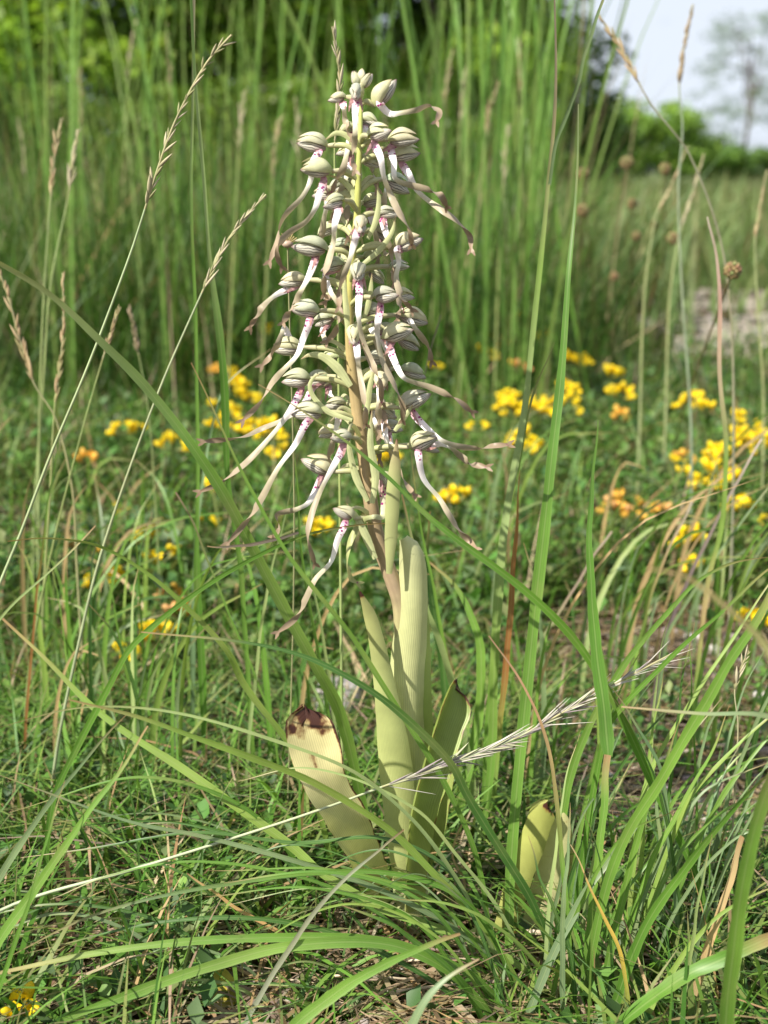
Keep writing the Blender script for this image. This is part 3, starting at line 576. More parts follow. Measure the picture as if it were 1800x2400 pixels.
def flower(hx, hy, ang, face, lip, dY=0.0, L=66, node=None, ovary=True, lipw=1.0, tw=None, fork=True, green=False, bract=None, back=False, lip_out=-.006):
    """hood centre in the photograph, the way it points there, how far it turns to the viewer, and the path of its lip"""
    ang += rng.normal(0, 6); L *= rng.uniform(.88, 1.08); a, f = R(ang), R(face); Ls = L * K
    X = unit(math.cos(f) * (math.cos(a) * RIGHT + math.sin(a) * UPV) + math.sin(f) * TOC)
    Z = unit(np.array((0, 0, 1.)) + .25 * TOC - X * (X @ (np.array((0, 0, 1.)) + .25 * TOC))); Yv = np.cross(Z, X)
    c = P(hx, hy, OY + dY); o = c - X * Ls * .48; F = (o, X, Yv, Z)
    W, H = Ls * rng.uniform(.24, .28), Ls * rng.uniform(.21, .245)
    q = rng.uniform(.85, 1.06); base = (CREAM if rng.random() < .65 else GREYC) * q * rng.uniform(.95, 1.05, 3)
    g = Geo(); hc = [(0, *(base * (.86, .97, .75))), (.3, *base), (.8, *(base * (1.02, 1.0, .98))), (.95, *(base * (.9, .8, .78))), (1, *(base * (.7, .5, .5)))]
    egg(g, F, Ls, W, H, R(-60), R(60), 18, 13, hc)                       # the three sepals that make the hood overlap at their edges
    for sd in (-1, 1):
        k1, k2, tl = rng.uniform(.93, 1.16), rng.uniform(.88, 1.07), rng.normal(-.04, .07); Xs = unit(X + tl * Z + rng.normal(.03, .05) * sd * Yv)
        egg(g, (o - Z * H * .05, Xs, Yv, unit(Z - Xs * (Z @ Xs))), Ls * k2, W * k1, H * k1 * .97, R(38) * sd, R(rng.uniform(88, 118)) * sd, 18, 10, hc)
    node_p = stem_at(node if node else hy + 28)
    fl = child('flower', g, M_hood, orchid)
    g = Geo(); F2 = (o - Z * H * rng.uniform(.15, .5) + X * Ls * rng.uniform(.02, .14), unit(X - .10 * Z), Yv, unit(Z + .10 * X)); pk = np.array((.62, .59, .49)) * q
    egg(g, F2, Ls * 1.0, W * .87, H * .92, R(-180), R(180), 14, 23, [(0, .40, .30, .26), (.4, *pk), (.88, *(pk * .95)), (1, .22, .10, .10)], arch=.0)
    child('petals', g, M_stripe, fl)
    if lip:
        st = o + X * Ls * .30 - Z * H * .85
        n = len(lip); pts = [st] + [P(x, y, OY + dY + lip_out * min(1, (i + 1) / 2.) - .004 * math.sin(i * 1.9 + hx)) for i, (x, y) in enumerate(lip)]
        w = [(0, 13), (.06, 18), (.25, 14), (.38, 10), (.48, 14), (.62, 21), (.8, 24), (.94, 17), (1, 7)]
        w = [(t_, v * K * lipw * (.8 if t_ > .45 else 1)) for t_, v in w]
        s_ = rng.uniform(.9, 1.1)
        colk = [(0, .50, .26, .32), (.07, .70, .45, .53), (.15, .88, .78, .83), (.33, .90, .87, .82), (.43, .60, .56, .40), (.54, .40, .35, .24), (.75, .34, .275, .19), (1, .28, .20, .13)]
        if green: colk = [(0, .7, .5, .5), (.2, .6, .6, .4), (.5, .33, .36, .14), (1, .40, .42, .18)]
        colk = [(c_[0], *(np.array(c_[1:]) * s_)) for c_ in colk]
        if len(lip) <= 2: colk = [(c_[0] * 1.6, *c_[1:]) for c_ in colk]
        sg = rng.choice((-1, 1)); twk = tw if tw else [(0, 0), (.36, .15 * sg), (.55, sg * rng.uniform(.1, .6)), (.72, sg * rng.uniform(.5, 1.2)), (.84, sg * rng.uniform(1.9, 2.6)), (1, sg * rng.uniform(2.9, 3.5))]
        g = Geo(); ribbon(g, pts, w, colk, 54, 5, curl=.9, twist=twk)
        if fork and len(lip) > 3:
            C = catmull(pts, 54); T = unit(C[-1] - C[-4]); S = unit(np.cross(T, TOC))
            for sd in (-1, 1): ribbon(g, [C[-1] - T * 3 * K, C[-1] + T * 7 * K + S * sd * 4 * K, C[-1] + T * 17 * K + S * sd * 9 * K + TOC * 3 * K * sd], [(0, 5 * K), (.5, 8 * K), (1, 2 * K)], colk[-1][1:], 7, 3)
        child('lip', g, M_lip, fl)
        d = unit(pts[1] - st)
        for sd in (-1, 1):
            e = st + d * 26 * K + Yv * sd * 13 * K; g = Geo()
            ribbon(g, [st + Yv * sd * 3 * K, st + d * 10 * K + Yv * sd * 8 * K, e, e + d * 12 * K + Yv * sd * 2 * K], [(0, 6 * K), (.4, 8 * K), (1, 2 * K)], [(0, .50, .27, .30), (.5, .46, .26, .25), (1, .34, .20, .16)], 12, 3, wave=2.2 * K)
            child('side_lobe', g, M_lip, fl)
    if ovary:
        m_ = (node_p + o) / 2 + np.array((0, 0, 9 * K)) + TOC * 3 * K; g = Geo()
        tube(g, [node_p, node_p * .6 + m_ * .4 + np.array((0, 0, 3 * K)), m_, o + X * 3 * K], [(0, 4.5 * K), (.5, 7 * K), (.8, 6 * K), (1, 4 * K)], [(0, .46, .48, .22), (.6, .50, .50, .26), (1, .46, .42, .28)], 14, 9)
        child('ovary', g, M_flesh, fl)
    bl = bract if bract else None
    if bl is None and hy > 260 and rng.random() < .8:
        out = unit(o - node_p) * np.array((1, 1, .25)); bl_l = rng.uniform(55, 95) * K; upk = rng.uniform(.35, 1.0)
        bl3 = [node_p, node_p + out * bl_l * .35 + np.array((0, 0, bl_l * upk * .45)), node_p + out * bl_l * .75 + np.array((0, 0, bl_l * upk * .62)), node_p + out * bl_l * 1.1 + np.array((0, 0, bl_l * upk * rng.uniform(.1, .6)))]
    elif bl: bl3 = [P(x, y, OY + dY - .003) for x, y in bl]
    if bl or 'bl3' in dir():
        try:
            g = Geo(); ribbon(g, bl3, [(0, 7 * K), (.3, 12 * K), (.7, 9 * K), (1, 1 * K)], [(0, .52, .54, .27), (.6, .50, .50, .28), (.93, .46, .42, .28), (1, .30, .18, .10)], 18, 4, curl=1.2, roll=rng.uniform(-.5, .5))
            child('bract', g, M_flesh, fl)
        except UnboundLocalError: pass
    return fl
# buds at the very tip
for hx, hy, an, L_ in [(848, 178, 85, 34), (834, 186, 110, 40), (858, 190, 60, 38)]: flower(hx, hy, an, 5, None, 0.0, L_, node=230, bract=None)
FLW = [  # hood x, y, pointing angle, turn to viewer, lip path, depth, size
    (834, 213, -90, 62, [(834, 240), (832, 275), (832, 316), (827, 345), (826, 372), (832, 400)], -.010, 52),
    (794, 228, 185, 15, [(806, 253), (808, 280), (815, 305), (825, 322)], .006, 44),
    (895, 220, 48, 10, [(890, 243), (912, 266), (940, 265), (975, 259), (1008, 251), (1028, 262), (1023, 284)], 0, 64),
    (736, 332, 172, 5, [(746, 359), (733, 382), (728, 422), (709, 461), (673, 501), (656, 538), (650, 571), (632, 612)], .004, 70),
    (885, 309, 10, 38, [(877, 335), (892, 369), (900, 415), (915, 455), (935, 495), (961, 538), (965, 574)], -.010, 62),
    (941, 322, 8, 12, [(917, 344), (923, 382), (926, 418), (965, 435), (1005, 446), (1031, 457), (1047, 485)], -.004, 64),
    (948, 357, 5, 8, [(941, 382), (958, 408), (975, 442), (998, 465), (1041, 495), (1074, 518), (1101, 551), (1104, 584)], .002, 62),
    (746, 395, 170, 12, [(759, 422), (749, 455), (739, 488), (716, 521), (676, 548), (655, 575), (652, 605), (660, 625)], -.004, 72),
    (799, 432, 195, 10, None, .012, 62),
    (786, 471, 200, 40, [(792, 497), (784, 528), (781, 568), (769, 611), (758, 650), (760, 690)], -.012, 62),
    (845, 524, -85, 58, [(834, 554), (829, 574), (819, 611), (806, 650), (797, 690), (795, 720)], -.016, 56),
    (951, 568, 8, 14, [(931, 586), (935, 615), (929, 650), (940, 690), (955, 712), (965, 725)], 0, 68),
    (931, 428, -10, -20, [(905, 448), (899, 475), (897, 500)], .016, 68),
    (766, 536, 200, -25, None, .014, 52),
    (733, 578, 172, 14, [(741, 602), (724, 646), (706, 680), (691, 707), (674, 735), (663, 757)], -.004, 74),
    (896, 548, -15, -10, [(900, 570), (905, 600)], .012, 56),
    (840, 635, -88, 55, [(842, 670), (841, 705), (840, 739), (849, 795), (868, 846), (888, 890), (895, 943)], -.017, 58),
    (689, 656, 176, 0, [(660, 684), (634, 700), (612, 721), (597, 745), (587, 766)], .006, 66),
    (882, 646, -20, -25, None, .014, 56),
    (719, 723, 178, 20, [(724, 758), (710, 795), (696, 832), (666, 865), (636, 897), (608, 943), (570, 985)], -.008, 66),
    (898, 690, 14, 30, [(891, 725), (886, 755), (885, 786), (897, 846), (925, 900), (945, 950), (943, 985)], -.012, 66),
    (784, 620, 190, -15, [(765, 640), (775, 684), (794, 715), (796, 745), (783, 780), (766, 800)], .004, 52),
    (677, 811, 178, 4, [(668, 770), (660, 785), (652, 806), (636, 835), (615, 856)], .004, 66),
    (830, 781, -88, 55, [(836, 814), (838, 838), (841, 865), (849, 916), (854, 960), (858, 995)], -.017, 56),
    (928, 779, 22, 22, [(914, 812), (926, 850), (945, 884), (975, 898), (1007, 908), (1063, 934), (1106, 965)], -.006, 70),
    (965, 742, -8, -12, [(945, 728), (960, 750), (976, 774), (1000, 812), (1012, 848)], .010, 74),
    (696, 885, 180, 4, [(705, 915), (690, 945), (675, 970), (645, 1010), (585, 1075), (540, 1112), (505, 1136), (470, 1152)], .0, 72),
    (724, 962, 174, 12, [(716, 994), (703, 1020), (691, 1043), (650, 1099), (612, 1168), (571, 1228), (535, 1272)], -.006, 72),
    (965, 868, -4, -10, None, .012, 66),
    (893, 890, -60, 45, [(889, 915), (887, 950), (886, 995), (890, 1020)], -.002, 58),
    (965, 939, 28, 16, [(974, 976), (986, 990), (1030, 1029), (1070, 1045), (1114, 1052), (1155, 1046), (1190, 1042)], .0, 72),
    (803, 1022, 165, 35, [(800, 1057), (788, 1080), (775, 1103), (747, 1159), (728, 1210), (719, 1260), (738, 1321)], -.012, 62),
    (752, 1089, 155, 8, [(748, 1131), (724, 1177), (700, 1192), (672, 1200), (650, 1208), (655, 1240), (640, 1258)], .0, 76),
    (988, 1034, 22, 18, [(981, 1066), (993, 1122), (1030, 1168), (1050, 1200), (1072, 1233), (1098, 1265), (1116, 1285)], -.008, 70),
    (812, 1203, 150, 25, [(805, 1236), (791, 1266), (775, 1317), (738, 1358), (715, 1404), (690, 1450), (652, 1482)], -.010, 56),
    (905, 1120, -50, -20, [(898, 1208), (875, 1211), (850, 1220), (821, 1266), (812, 1320), (822, 1356), (838, 1366)], -.004, 50),
    (1006, 1046, -20, -10, [(1030, 1040), (1053, 1047), (1080, 1070), (1105, 1088), (1140, 1094)], .008, 50),
    (745, 885, 190, -20, [(735, 905), (720, 935), (700, 960), (660, 985), (610, 1005), (570, 1022), (478, 1035)], .012, 60),
    (760, 748, 190, -20, [(757, 775), (762, 800), (760, 820)], .012, 54),
    (760, 893, 185, -30, [(770, 915), (785, 945)], .014, 54),
    (905, 960, -30, 20, [(900, 985), (905, 1030), (925, 1080), (948, 1130), (972, 1160)], .006, 54),
    (955, 800, -15, -25, None, .016, 60),
]
for x, y, an in [(815, 352, 185), (868, 376, -12), (872, 470, 5), (808, 508, 182), (868, 598, 12), (800, 575, 185), (872, 725, -6), (778, 690, 186), (882, 838, 2), (778, 832, 182), (790, 945, 180), (905, 498, 8), (932, 622, 5), (942, 690, -2), (762, 452, 178), (905, 770, 10), (770, 1010, 185), (880, 940, -20), (918, 1000, -5), (820, 410, 200), (862, 280, -20), (815, 300, 195)]:
    sg = -1 if 90 < an < 270 else 1
    FLW.append((x, y, an, rng.uniform(-25, 25), [(x - 6 * sg, y + 26), (x + 2 * sg, y + 58), (x + rng.uniform(4, 20) * sg, y + 96), (x + rng.uniform(0, 40) * sg, y + rng.uniform(125, 170))] if rng.random() < .75 else None, rng.uniform(.004, .016), rng.uniform(46, 58)))
for i, f in enumerate(FLW):
    flower(*f, green=(f[0] == 905 and f[1] == 1120))
# two arched bracts that stand out on the left, and long ones on the right of the stem
def own_bract(pts, w, dY=-.006, col=(.50, .53, .27)):
    g = Geo(); ribbon(g, [P(x, y, OY + dY) for x, y in pts], [(0, w * .6 * K), (.35, w * K), (.75, w * .7 * K), (1, .8 * K)], [(0, *col), (.8, *(np.array(col) * .98)), (1, .40, .28, .16)], 24, 5, curl=1.1); child('bract', g, M_flesh, orchid)
own_bract([(822, 905), (790, 862), (755, 835), (725, 832), (705, 842)], 22); own_bract([(825, 985), (770, 965), (738, 935), (726, 905), (738, 882), (765, 874)], 14)
own_bract([(838, 520), (832, 460), (805, 425), (770, 410)], 17, .0); own_bract([(838, 352), (815, 320), (788, 312), (762, 328)], 14, .0)
own_bract([(862, 560), (880, 520), (888, 470), (884, 430)], 14); own_bract([(850, 620), (890, 585), (918, 545), (928, 505)], 14)
own_bract([(848, 760), (866, 700), (872, 640)], 14, .003); own_bract([(815, 780), (812, 730), (808, 680), (812, 640)], 15, -.010)
own_bract([(858, 980), (868, 900), (880, 860)], 15, -.008); own_bract([(872, 1180), (880, 1120), (868, 1040), (872, 960)], 20, -.008)
own_bract([(862, 1175), (835, 1120), (820, 1060), (815, 1010)], 18, -.004); own_bract([(880, 1310), (850, 1240), (828, 1200), (812, 1180)], 20, -.008)
own_bract([(925, 1010), (950, 975), (968, 948)], 14, -.004)

def add_burn(o, fn):                  # how scorched each point of a leaf is
    me = o.data; n = len(me.vertices); uv = np.zeros((n, 2))
    lv = np.empty(len(me.loops), np.int32); me.loops.foreach_get('vertex_index', lv); uu = np.empty(len(me.loops) * 2, np.float32); me.uv_layers[0].data.foreach_get('uv', uu)
    uv[lv] = uu.reshape(-1, 2); b = fn(uv[:, 0], uv[:, 1]).astype(np.float32)
    me.attributes.new('burn', 'FLOAT', 'POINT').data.foreach_set('value', b)
def leaf(root, pts, widths, col, curl, dY=0., burn=None, roll=0., label=None, m=13, n=44, round_=0., wave=0., twist=None, dYk=None, notch=None):
    t = np.linspace(0, 1, len(pts)); dd = [dY] * len(pts) if dYk is None else dYk
    p3 = [P(x, y, OY + d) for (x, y), d in zip(pts, dd)]
    d_ = np.r_[0, np.cumsum(np.linalg.norm(np.diff(np.array(p3), axis=0), axis=1))]; t = d_ / d_[-1]
    w = [(a, b * K) for a, b in zip(t, widths)]
    if round_:
        tt = np.linspace(0, 1, 60); w = [(a, np.interp(a, t, widths) * K * math.sqrt(max(.004, 1 - max(0, (a - 1 + round_) / round_) ** 2))) for a in tt]
    f0 = rng.uniform(0, 6); tt = np.linspace(0, 1, 90); ka = np.array(w); w = [(a, np.interp(a, ka[:, 0], ka[:, 1]) * (1 + .022 * math.sin(a * 23 + f0) + .014 * math.sin(a * 61 + f0 * 2))) for a in tt]
    g = Geo(); ribbon(g, p3, w, col, n, m, curl=curl, roll=roll, wave=wave * K, twist=twist, notch=notch)
    o = child('leaf', g, M_leaf, root)
    if label: o['label'] = label
    add_burn(o, burn if burn else (lambda u, v: u * 0 + np.clip((v - .97) * 8, 0, .3) + .02)); return o
SHE = [(0, .58, .60, .30), (.3, .60, .62, .30), (.8, .58, .60, .29), (1, .58, .59, .33)]
leaf(orchid, [(962, 2225), (962, 2050), (955, 1900), (949, 1750), (952, 1600), (965, 1450), (968, 1350), (962, 1290), (946, 1262)], [84, 92, 100, 98, 88, 76, 70, 54, 22], SHE, 2.7, -.006)
leaf(orchid, [(990, 2080), (988, 1900), (984, 1750), (980, 1600), (982, 1450), (976, 1350)], [50, 70, 72, 66, 50, 8], [(0, .34, .41, .13), (1, .36, .44, .14)], 1.8, .004)
leaf(orchid, [(948, 2080), (940, 1950), (932, 1840), (918, 1720), (901, 1604), (882, 1500), (866, 1440), (843, 1386)], [50, 80, 84, 74, 50, 38, 30, 4], [(0, .42, .46, .18), (.7, .43, .47, .19), (1, .38, .38, .15)], 1.3, -.013, lambda u, v: np.clip((v - .96) * 18, 0, .75) + .02, label='narrow upright leaf with a dark pointed tip')
leaf(orchid, [(958, 2140), (965, 2000), (978, 1900), (1005, 1800), (1035, 1700), (1056, 1640), (1072, 1592)], [60, 74, 84, 92, 96, 96, 92], [(0, .40, .44, .16), (.4, .27, .34, .09), (1, .22, .29, .06)], -2.5, -.014,
     lambda u, v: np.clip((np.abs(u - .5) * 2 - .93) * 5, 0, .35) + np.clip((v - .94) * 9, 0, .6) + .03, roll=-.75, notch=lambda s: .04 * np.clip(s + .2, 0, 1) ** 2 + .006 * np.sin(s * 23), label='upright folded leaf with a browned edge and curled dark tip', round_=.13, dYk=[-.014, -.016, -.018, -.014, -.006, 0, .006])
leaf(orchid, [(965, 2150), (1000, 2010), (1022, 1950), (1040, 1850), (1062, 1740), (1082, 1650)], [40, 55, 60, 60, 50, 20], [(0, .34, .40, .12), (1, .33, .40, .12)], -1.4, .006, lambda u, v: np.clip((np.abs(u - .5) * 2 - .95) * 6, 0, .4) + .02, roll=.5)
leaf(orchid, [(896, 2200), (884, 2105), (858, 2012), (808, 1912), (760, 1832), (735, 1750), (722, 1700), (712, 1655)], [56, 72, 88, 98, 108, 120, 116, 100], [(0, .48, .52, .21), (.4, .56, .56, .25), (.8, .66, .60, .30), (1, .64, .56, .28)], -.75, -.014,
     lambda u, v: np.clip((v - .84) * 3.6, 0, .75) * np.clip(.45 + 1.1 * np.sin(u * 3.0), 0, 1) + np.clip((np.maximum(u, .0) - .93) * 7, 0, .5) * (v > .35) + np.clip((.06 - u) * 6, 0, .3) * (v > .4) + .33 * np.exp(-((u - .45) / .09) ** 2 - ((v - .83) / .035) ** 2) + .3 * np.exp(-((u - .42) / .06) ** 2 - ((v - .76) / .02) ** 2) + .26 * np.exp(-((u - .5) / .07) ** 2 - ((v - .42) / .02) ** 2) + .03,
     label='broad yellowing basal leaf with a scorched brown tip', round_=.05, notch=lambda s: .045 * np.exp(-((s + .35) / .16) ** 2) + .03 * np.clip(s - .35, 0, 1) + .008 * np.sin(s * 19), roll=-.2, wave=6, dYk=[.004, -.004, -.016, -.030, -.036, -.032, -.03, -.026], m=17, n=60)
leaf(orchid, [(912, 1345), (916, 1260), (921, 1160), (926, 1090), (930, 1030)], [14, 30, 34, 26, 3], [(0, .46, .49, .22), (.7, .45, .48, .21), (.95, .44, .36, .2), (1, .3, .14, .1)], 1.3, -.012, lambda u, v: u * 0)
leaf(orchid, [(600, 2450), (562, 2380), (520, 2320), (488, 2272), (472, 2232)], [85, 88, 76, 60, 34], [(0, .48, .42, .05), (1, .50, .44, .07)], -.5, -.07,
     lambda u, v: np.clip((v - .88) * 6, 0, .6) + .42 * np.exp(-((u - .45) / .1) ** 2 - ((v - .62) / .06) ** 2) + .36 * np.exp(-((u - .7) / .06) ** 2 - ((v - .52) / .03) ** 2) + .3 * np.exp(-((u - .85) / .1) ** 2 - ((v - .2) / .05) ** 2) + .02, label='yellow low basal leaf spotted with brown', dYk=[-.075, -.07, -.066, -.062, -.06])
# the small leaf shoot beside it
shoot = thing('orchid_shoot', tuple(np.r_[P(1225, 2240, .562)[:2], 0]), 'low pair of blunt pale leaves without flowers beside the tall orchid', 'orchid')
leaf(shoot, [(1165, 2245), (1190, 2150), (1217, 2060), (1250, 1967), (1272, 1905), (1284, 1878)], [46, 58, 64, 66, 64, 60], [(0, .40, .42, .13), (1, .36, .38, .10)], 1.2, -.014, lambda u, v: np.clip((v - .9) * 8, 0, .7) * (u > .35) + .03, label='blunt olive leaf with a black scorched tip', round_=.06, notch=lambda s: .05 * np.clip(s, 0, 1) + .008 * np.sin(s * 17))
leaf(shoot, [(1232, 2262), (1250, 2190), (1272, 2114), (1299, 2005), (1316, 1930), (1322, 1905)], [56, 72, 78, 70, 58, 50], [(0, .58, .56, .30), (1, .56, .54, .26)], 1.0, -.008, None, label='pale straight leaf with fine veins', round_=.2)
leaf(shoot, [(1262, 2262), (1290, 2180), (1312, 2090), (1330, 2000), (1334, 1930)], [40, 50, 48, 36, 8], [(0, .46, .44, .16), (1, .46, .42, .16)], 1.4, .002, lambda u, v: np.clip((u - .9) * 4, 0, .3) + .05)

# ------------------------------------------------------------------ single grass blades and stems traced one by one
G1 = (.145, .28, .045); G2 = (.10, .225, .03); G3 = (.06, .145, .03); GY = (.22, .34, .07); GP = (.29, .38, .15); GG = (.17, .25, .12); TAN = (.46, .33, .17); RUST = (.34, .15, .05); STRAW = (.55, .47, .33); PURP = (.20, .14, .16); BLU = (.16, .26, .13)
def rooted(pts, Y0, Y1, free=False):
    n = len(pts); p3 = [P(x, y, Y0 + (Y1 - Y0) * i / (n - 1)) for i, (x, y) in enumerate(pts)]
    b = p3[0]; zg = float(gz(b[0], b[1]))
    if b[2] > zg + .004 and not free:
        d = p3[0] - p3[1]; k = min(1.0, (b[2] - zg) / max(1e-4, -d[2])) if d[2] < 0 else 0
        p3 = [np.array((b[0] + d[0] * k * .6, b[1] + max(-.02, min(.02, d[1] * k)), zg - .006))] + p3
    return p3
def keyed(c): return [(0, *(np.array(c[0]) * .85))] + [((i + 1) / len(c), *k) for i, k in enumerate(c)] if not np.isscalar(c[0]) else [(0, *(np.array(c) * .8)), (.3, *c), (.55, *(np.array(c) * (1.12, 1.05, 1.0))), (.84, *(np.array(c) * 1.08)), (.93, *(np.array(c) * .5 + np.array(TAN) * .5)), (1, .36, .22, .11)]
def blade_geo(pts, Y0, Y1, w, c, roll=.0, fold=.14, n=40, free=False):
    p3 = rooted(pts, Y0, Y1, free); k = px((Y0 + Y1) / 2); ww = [(0, w * .75 * k), (.25, w * k), (.6, w * .8 * k), (.9, w * .35 * k), (1, w * .06 * k)] if np.isscalar(w) else [(a, b * k) for a, b in w]
    q = catmull(p3, 60); tt = np.linspace(0, 1, 60); amp = px(Y0) * 3.0; f = rng.uniform(0, 6, 4)
    q[:, 0] += amp * tt * (np.sin(tt * 13 + f[0]) + .5 * np.sin(tt * 31 + f[1])); q[:, 2] += amp * .6 * tt * np.sin(tt * 17 + f[2])
    ka = np.array(ww); tw_ = np.linspace(0, 1, 50); ww = [(a, np.interp(a, ka[:, 0], ka[:, 1]) * (1 + .06 * math.sin(a * 37 + f[3]) + .05 * math.sin(a * 83 + f[0]))) for a in tw_]
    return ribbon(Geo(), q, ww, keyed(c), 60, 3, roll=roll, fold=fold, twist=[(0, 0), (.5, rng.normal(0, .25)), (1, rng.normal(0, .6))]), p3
def blade(pts, Y0, Y1, w, c, label, roll=None, group=None, on=None):
    roll = rng.uniform(-.5, .5) if roll is None else roll
    g, p3 = blade_geo(pts, Y0, Y1, w, c, roll, free=on is not None)
    if on is not None: return child('leaf', g, M_blade, on)
    o = link('long_grass', g.mesh('long_grass', M_blade), None, label, 'grass', group, 'thing'); b = p3[0]
    me = o.data; me.transform(Matrix.Translation(-Vector(b))); o.location = b
    return o
def clump(name, base, label, rows):
    root = thing(name, tuple(base), label, 'grass clump')
    for pts, Y0, Y1, w, c in rows:
        w = w * .8 if np.isscalar(w) else [(a, b * .8) for a, b in w]
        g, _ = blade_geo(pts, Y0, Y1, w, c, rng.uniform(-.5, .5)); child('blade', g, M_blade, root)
# --- fan of blades on the right
fan = [
    ([(1290, 2150), (1330, 1850), (1380, 1700), (1436, 1604), (1490, 1524), (1581, 1419), (1635, 1361), (1707, 1322), (1800, 1307)], .58, .62, 26, G1),
    ([(1360, 2050), (1420, 1720), (1465, 1647), (1552, 1560), (1624, 1492), (1689, 1437), (1800, 1336), (1870, 1290)], .55, .50, 22, G2),
    ([(1370, 2330), (1420, 2080), (1472, 1951), (1552, 1824), (1646, 1662), (1707, 1553), (1762, 1470), (1810, 1380), (1850, 1300)], .515, .49, [(0, 22), (.3, 32), (.7, 34), (1, 16)], G1),
    ([(1470, 2180), (1500, 1900), (1530, 1800), (1603, 1669), (1700, 1521), (1800, 1376), (1850, 1310)], .56, .58, 18, GY),
    ([(1430, 2320), (1519, 2041), (1574, 1933), (1624, 1835), (1682, 1734), (1712, 1655)], .53, .53, 22, G1),
    ([(1490, 2230), (1603, 1897), (1689, 1788), (1800, 1680), (1860, 1625)], .54, .54, 22, GY),
    ([(1420, 2420), (1500, 2200), (1574, 2078), (1689, 1933), (1783, 1835), (1850, 1780)], .50, .50, 34, G2),
    ([(1440, 2420), (1475, 2379), (1605, 2287), (1720, 2235), (1820, 2195)], .475, .46, [(0, 30), (.5, 52), (1, 40)], G2),
    ([(1400, 2420), (1420, 2290), (1442, 2178), (1500, 1950), (1560, 1780), (1590, 1690)], .51, .53, 26, G1),
    ([(1590, 2430), (1610, 2290), (1632, 2151), (1652, 2040), (1665, 1956)], .49, .49, 15, GP),
    ([(1590, 2180), (1559, 1879), (1545, 1799), (1483, 1680), (1433, 1610)], .54, .53, 18, BLU),
    ([(1600, 2180), (1574, 1987), (1534, 1824), (1490, 1716), (1429, 1625)], .54, .53, 12, G3),
    ([(1480, 2330), (1530, 2130), (1600, 1990), (1700, 1900), (1790, 1860)], .53, .55, 18, G1),
    ([(1500, 2120), (1560, 1960), (1640, 1850), (1740, 1790), (1830, 1770)], .57, .6, 15, G2),
    ([(1460, 2200), (1500, 2030), (1512, 1880), (1530, 1700), (1560, 1560)], .56, .58, 15, GY),
    ([(1480, 2130), (1520, 1850), (1536, 1600), (1560, 1480), (1600, 1380)], .58, .6, 12, GP),
    ([(1330, 2250), (1350, 2000), (1420, 1700), (1520, 1480)], .55, .6, 16, G1),
    ([(1700, 2430), (1715, 2280), (1746, 2042), (1790, 1890), (1850, 1720)], .43, .41, [(0, 40), (.5, 56), (1, 40)], G1),
    ([(1350, 2420), (1340, 2250), (1300, 2130), (1262, 2050), (1240, 1960)], .505, .52, 16, G3),
    ([(1500, 2420), (1560, 2300), (1650, 2180), (1740, 2110), (1830, 2070)], .49, .5, 20, GY),
    ([(1380, 2300), (1450, 2120), (1540, 1990), (1580, 1900)], .53, .55, 14, G2),
]
for k in range(34):
    x0 = rng.uniform(1260, 1640); y0 = rng.uniform(2120, 2420); d = rng.uniform(60, 420) * rng.choice((1, 1, 1, -.35)); h = rng.uniform(350, 850); Yk = float(np.interp(y0, [2120, 2420], [.60, .51]))
    fan.append(([(x0, y0), (x0 + d * .2, y0 - h * .4), (x0 + d * .55, y0 - h * .75), (x0 + d, y0 - h * rng.uniform(.86, 1.02))], Yk, Yk + rng.normal(.01, .02), rng.uniform(7, 17), [G1, G2, GY, GP, G3, G1, GG, BLU][rng.integers(0, 8)]))
clump('grass_clump', np.r_[P(1440, 2330, .52)[:2], 0], 'clump of bright green grass fanning out to the right of the small leaf shoot', fan)
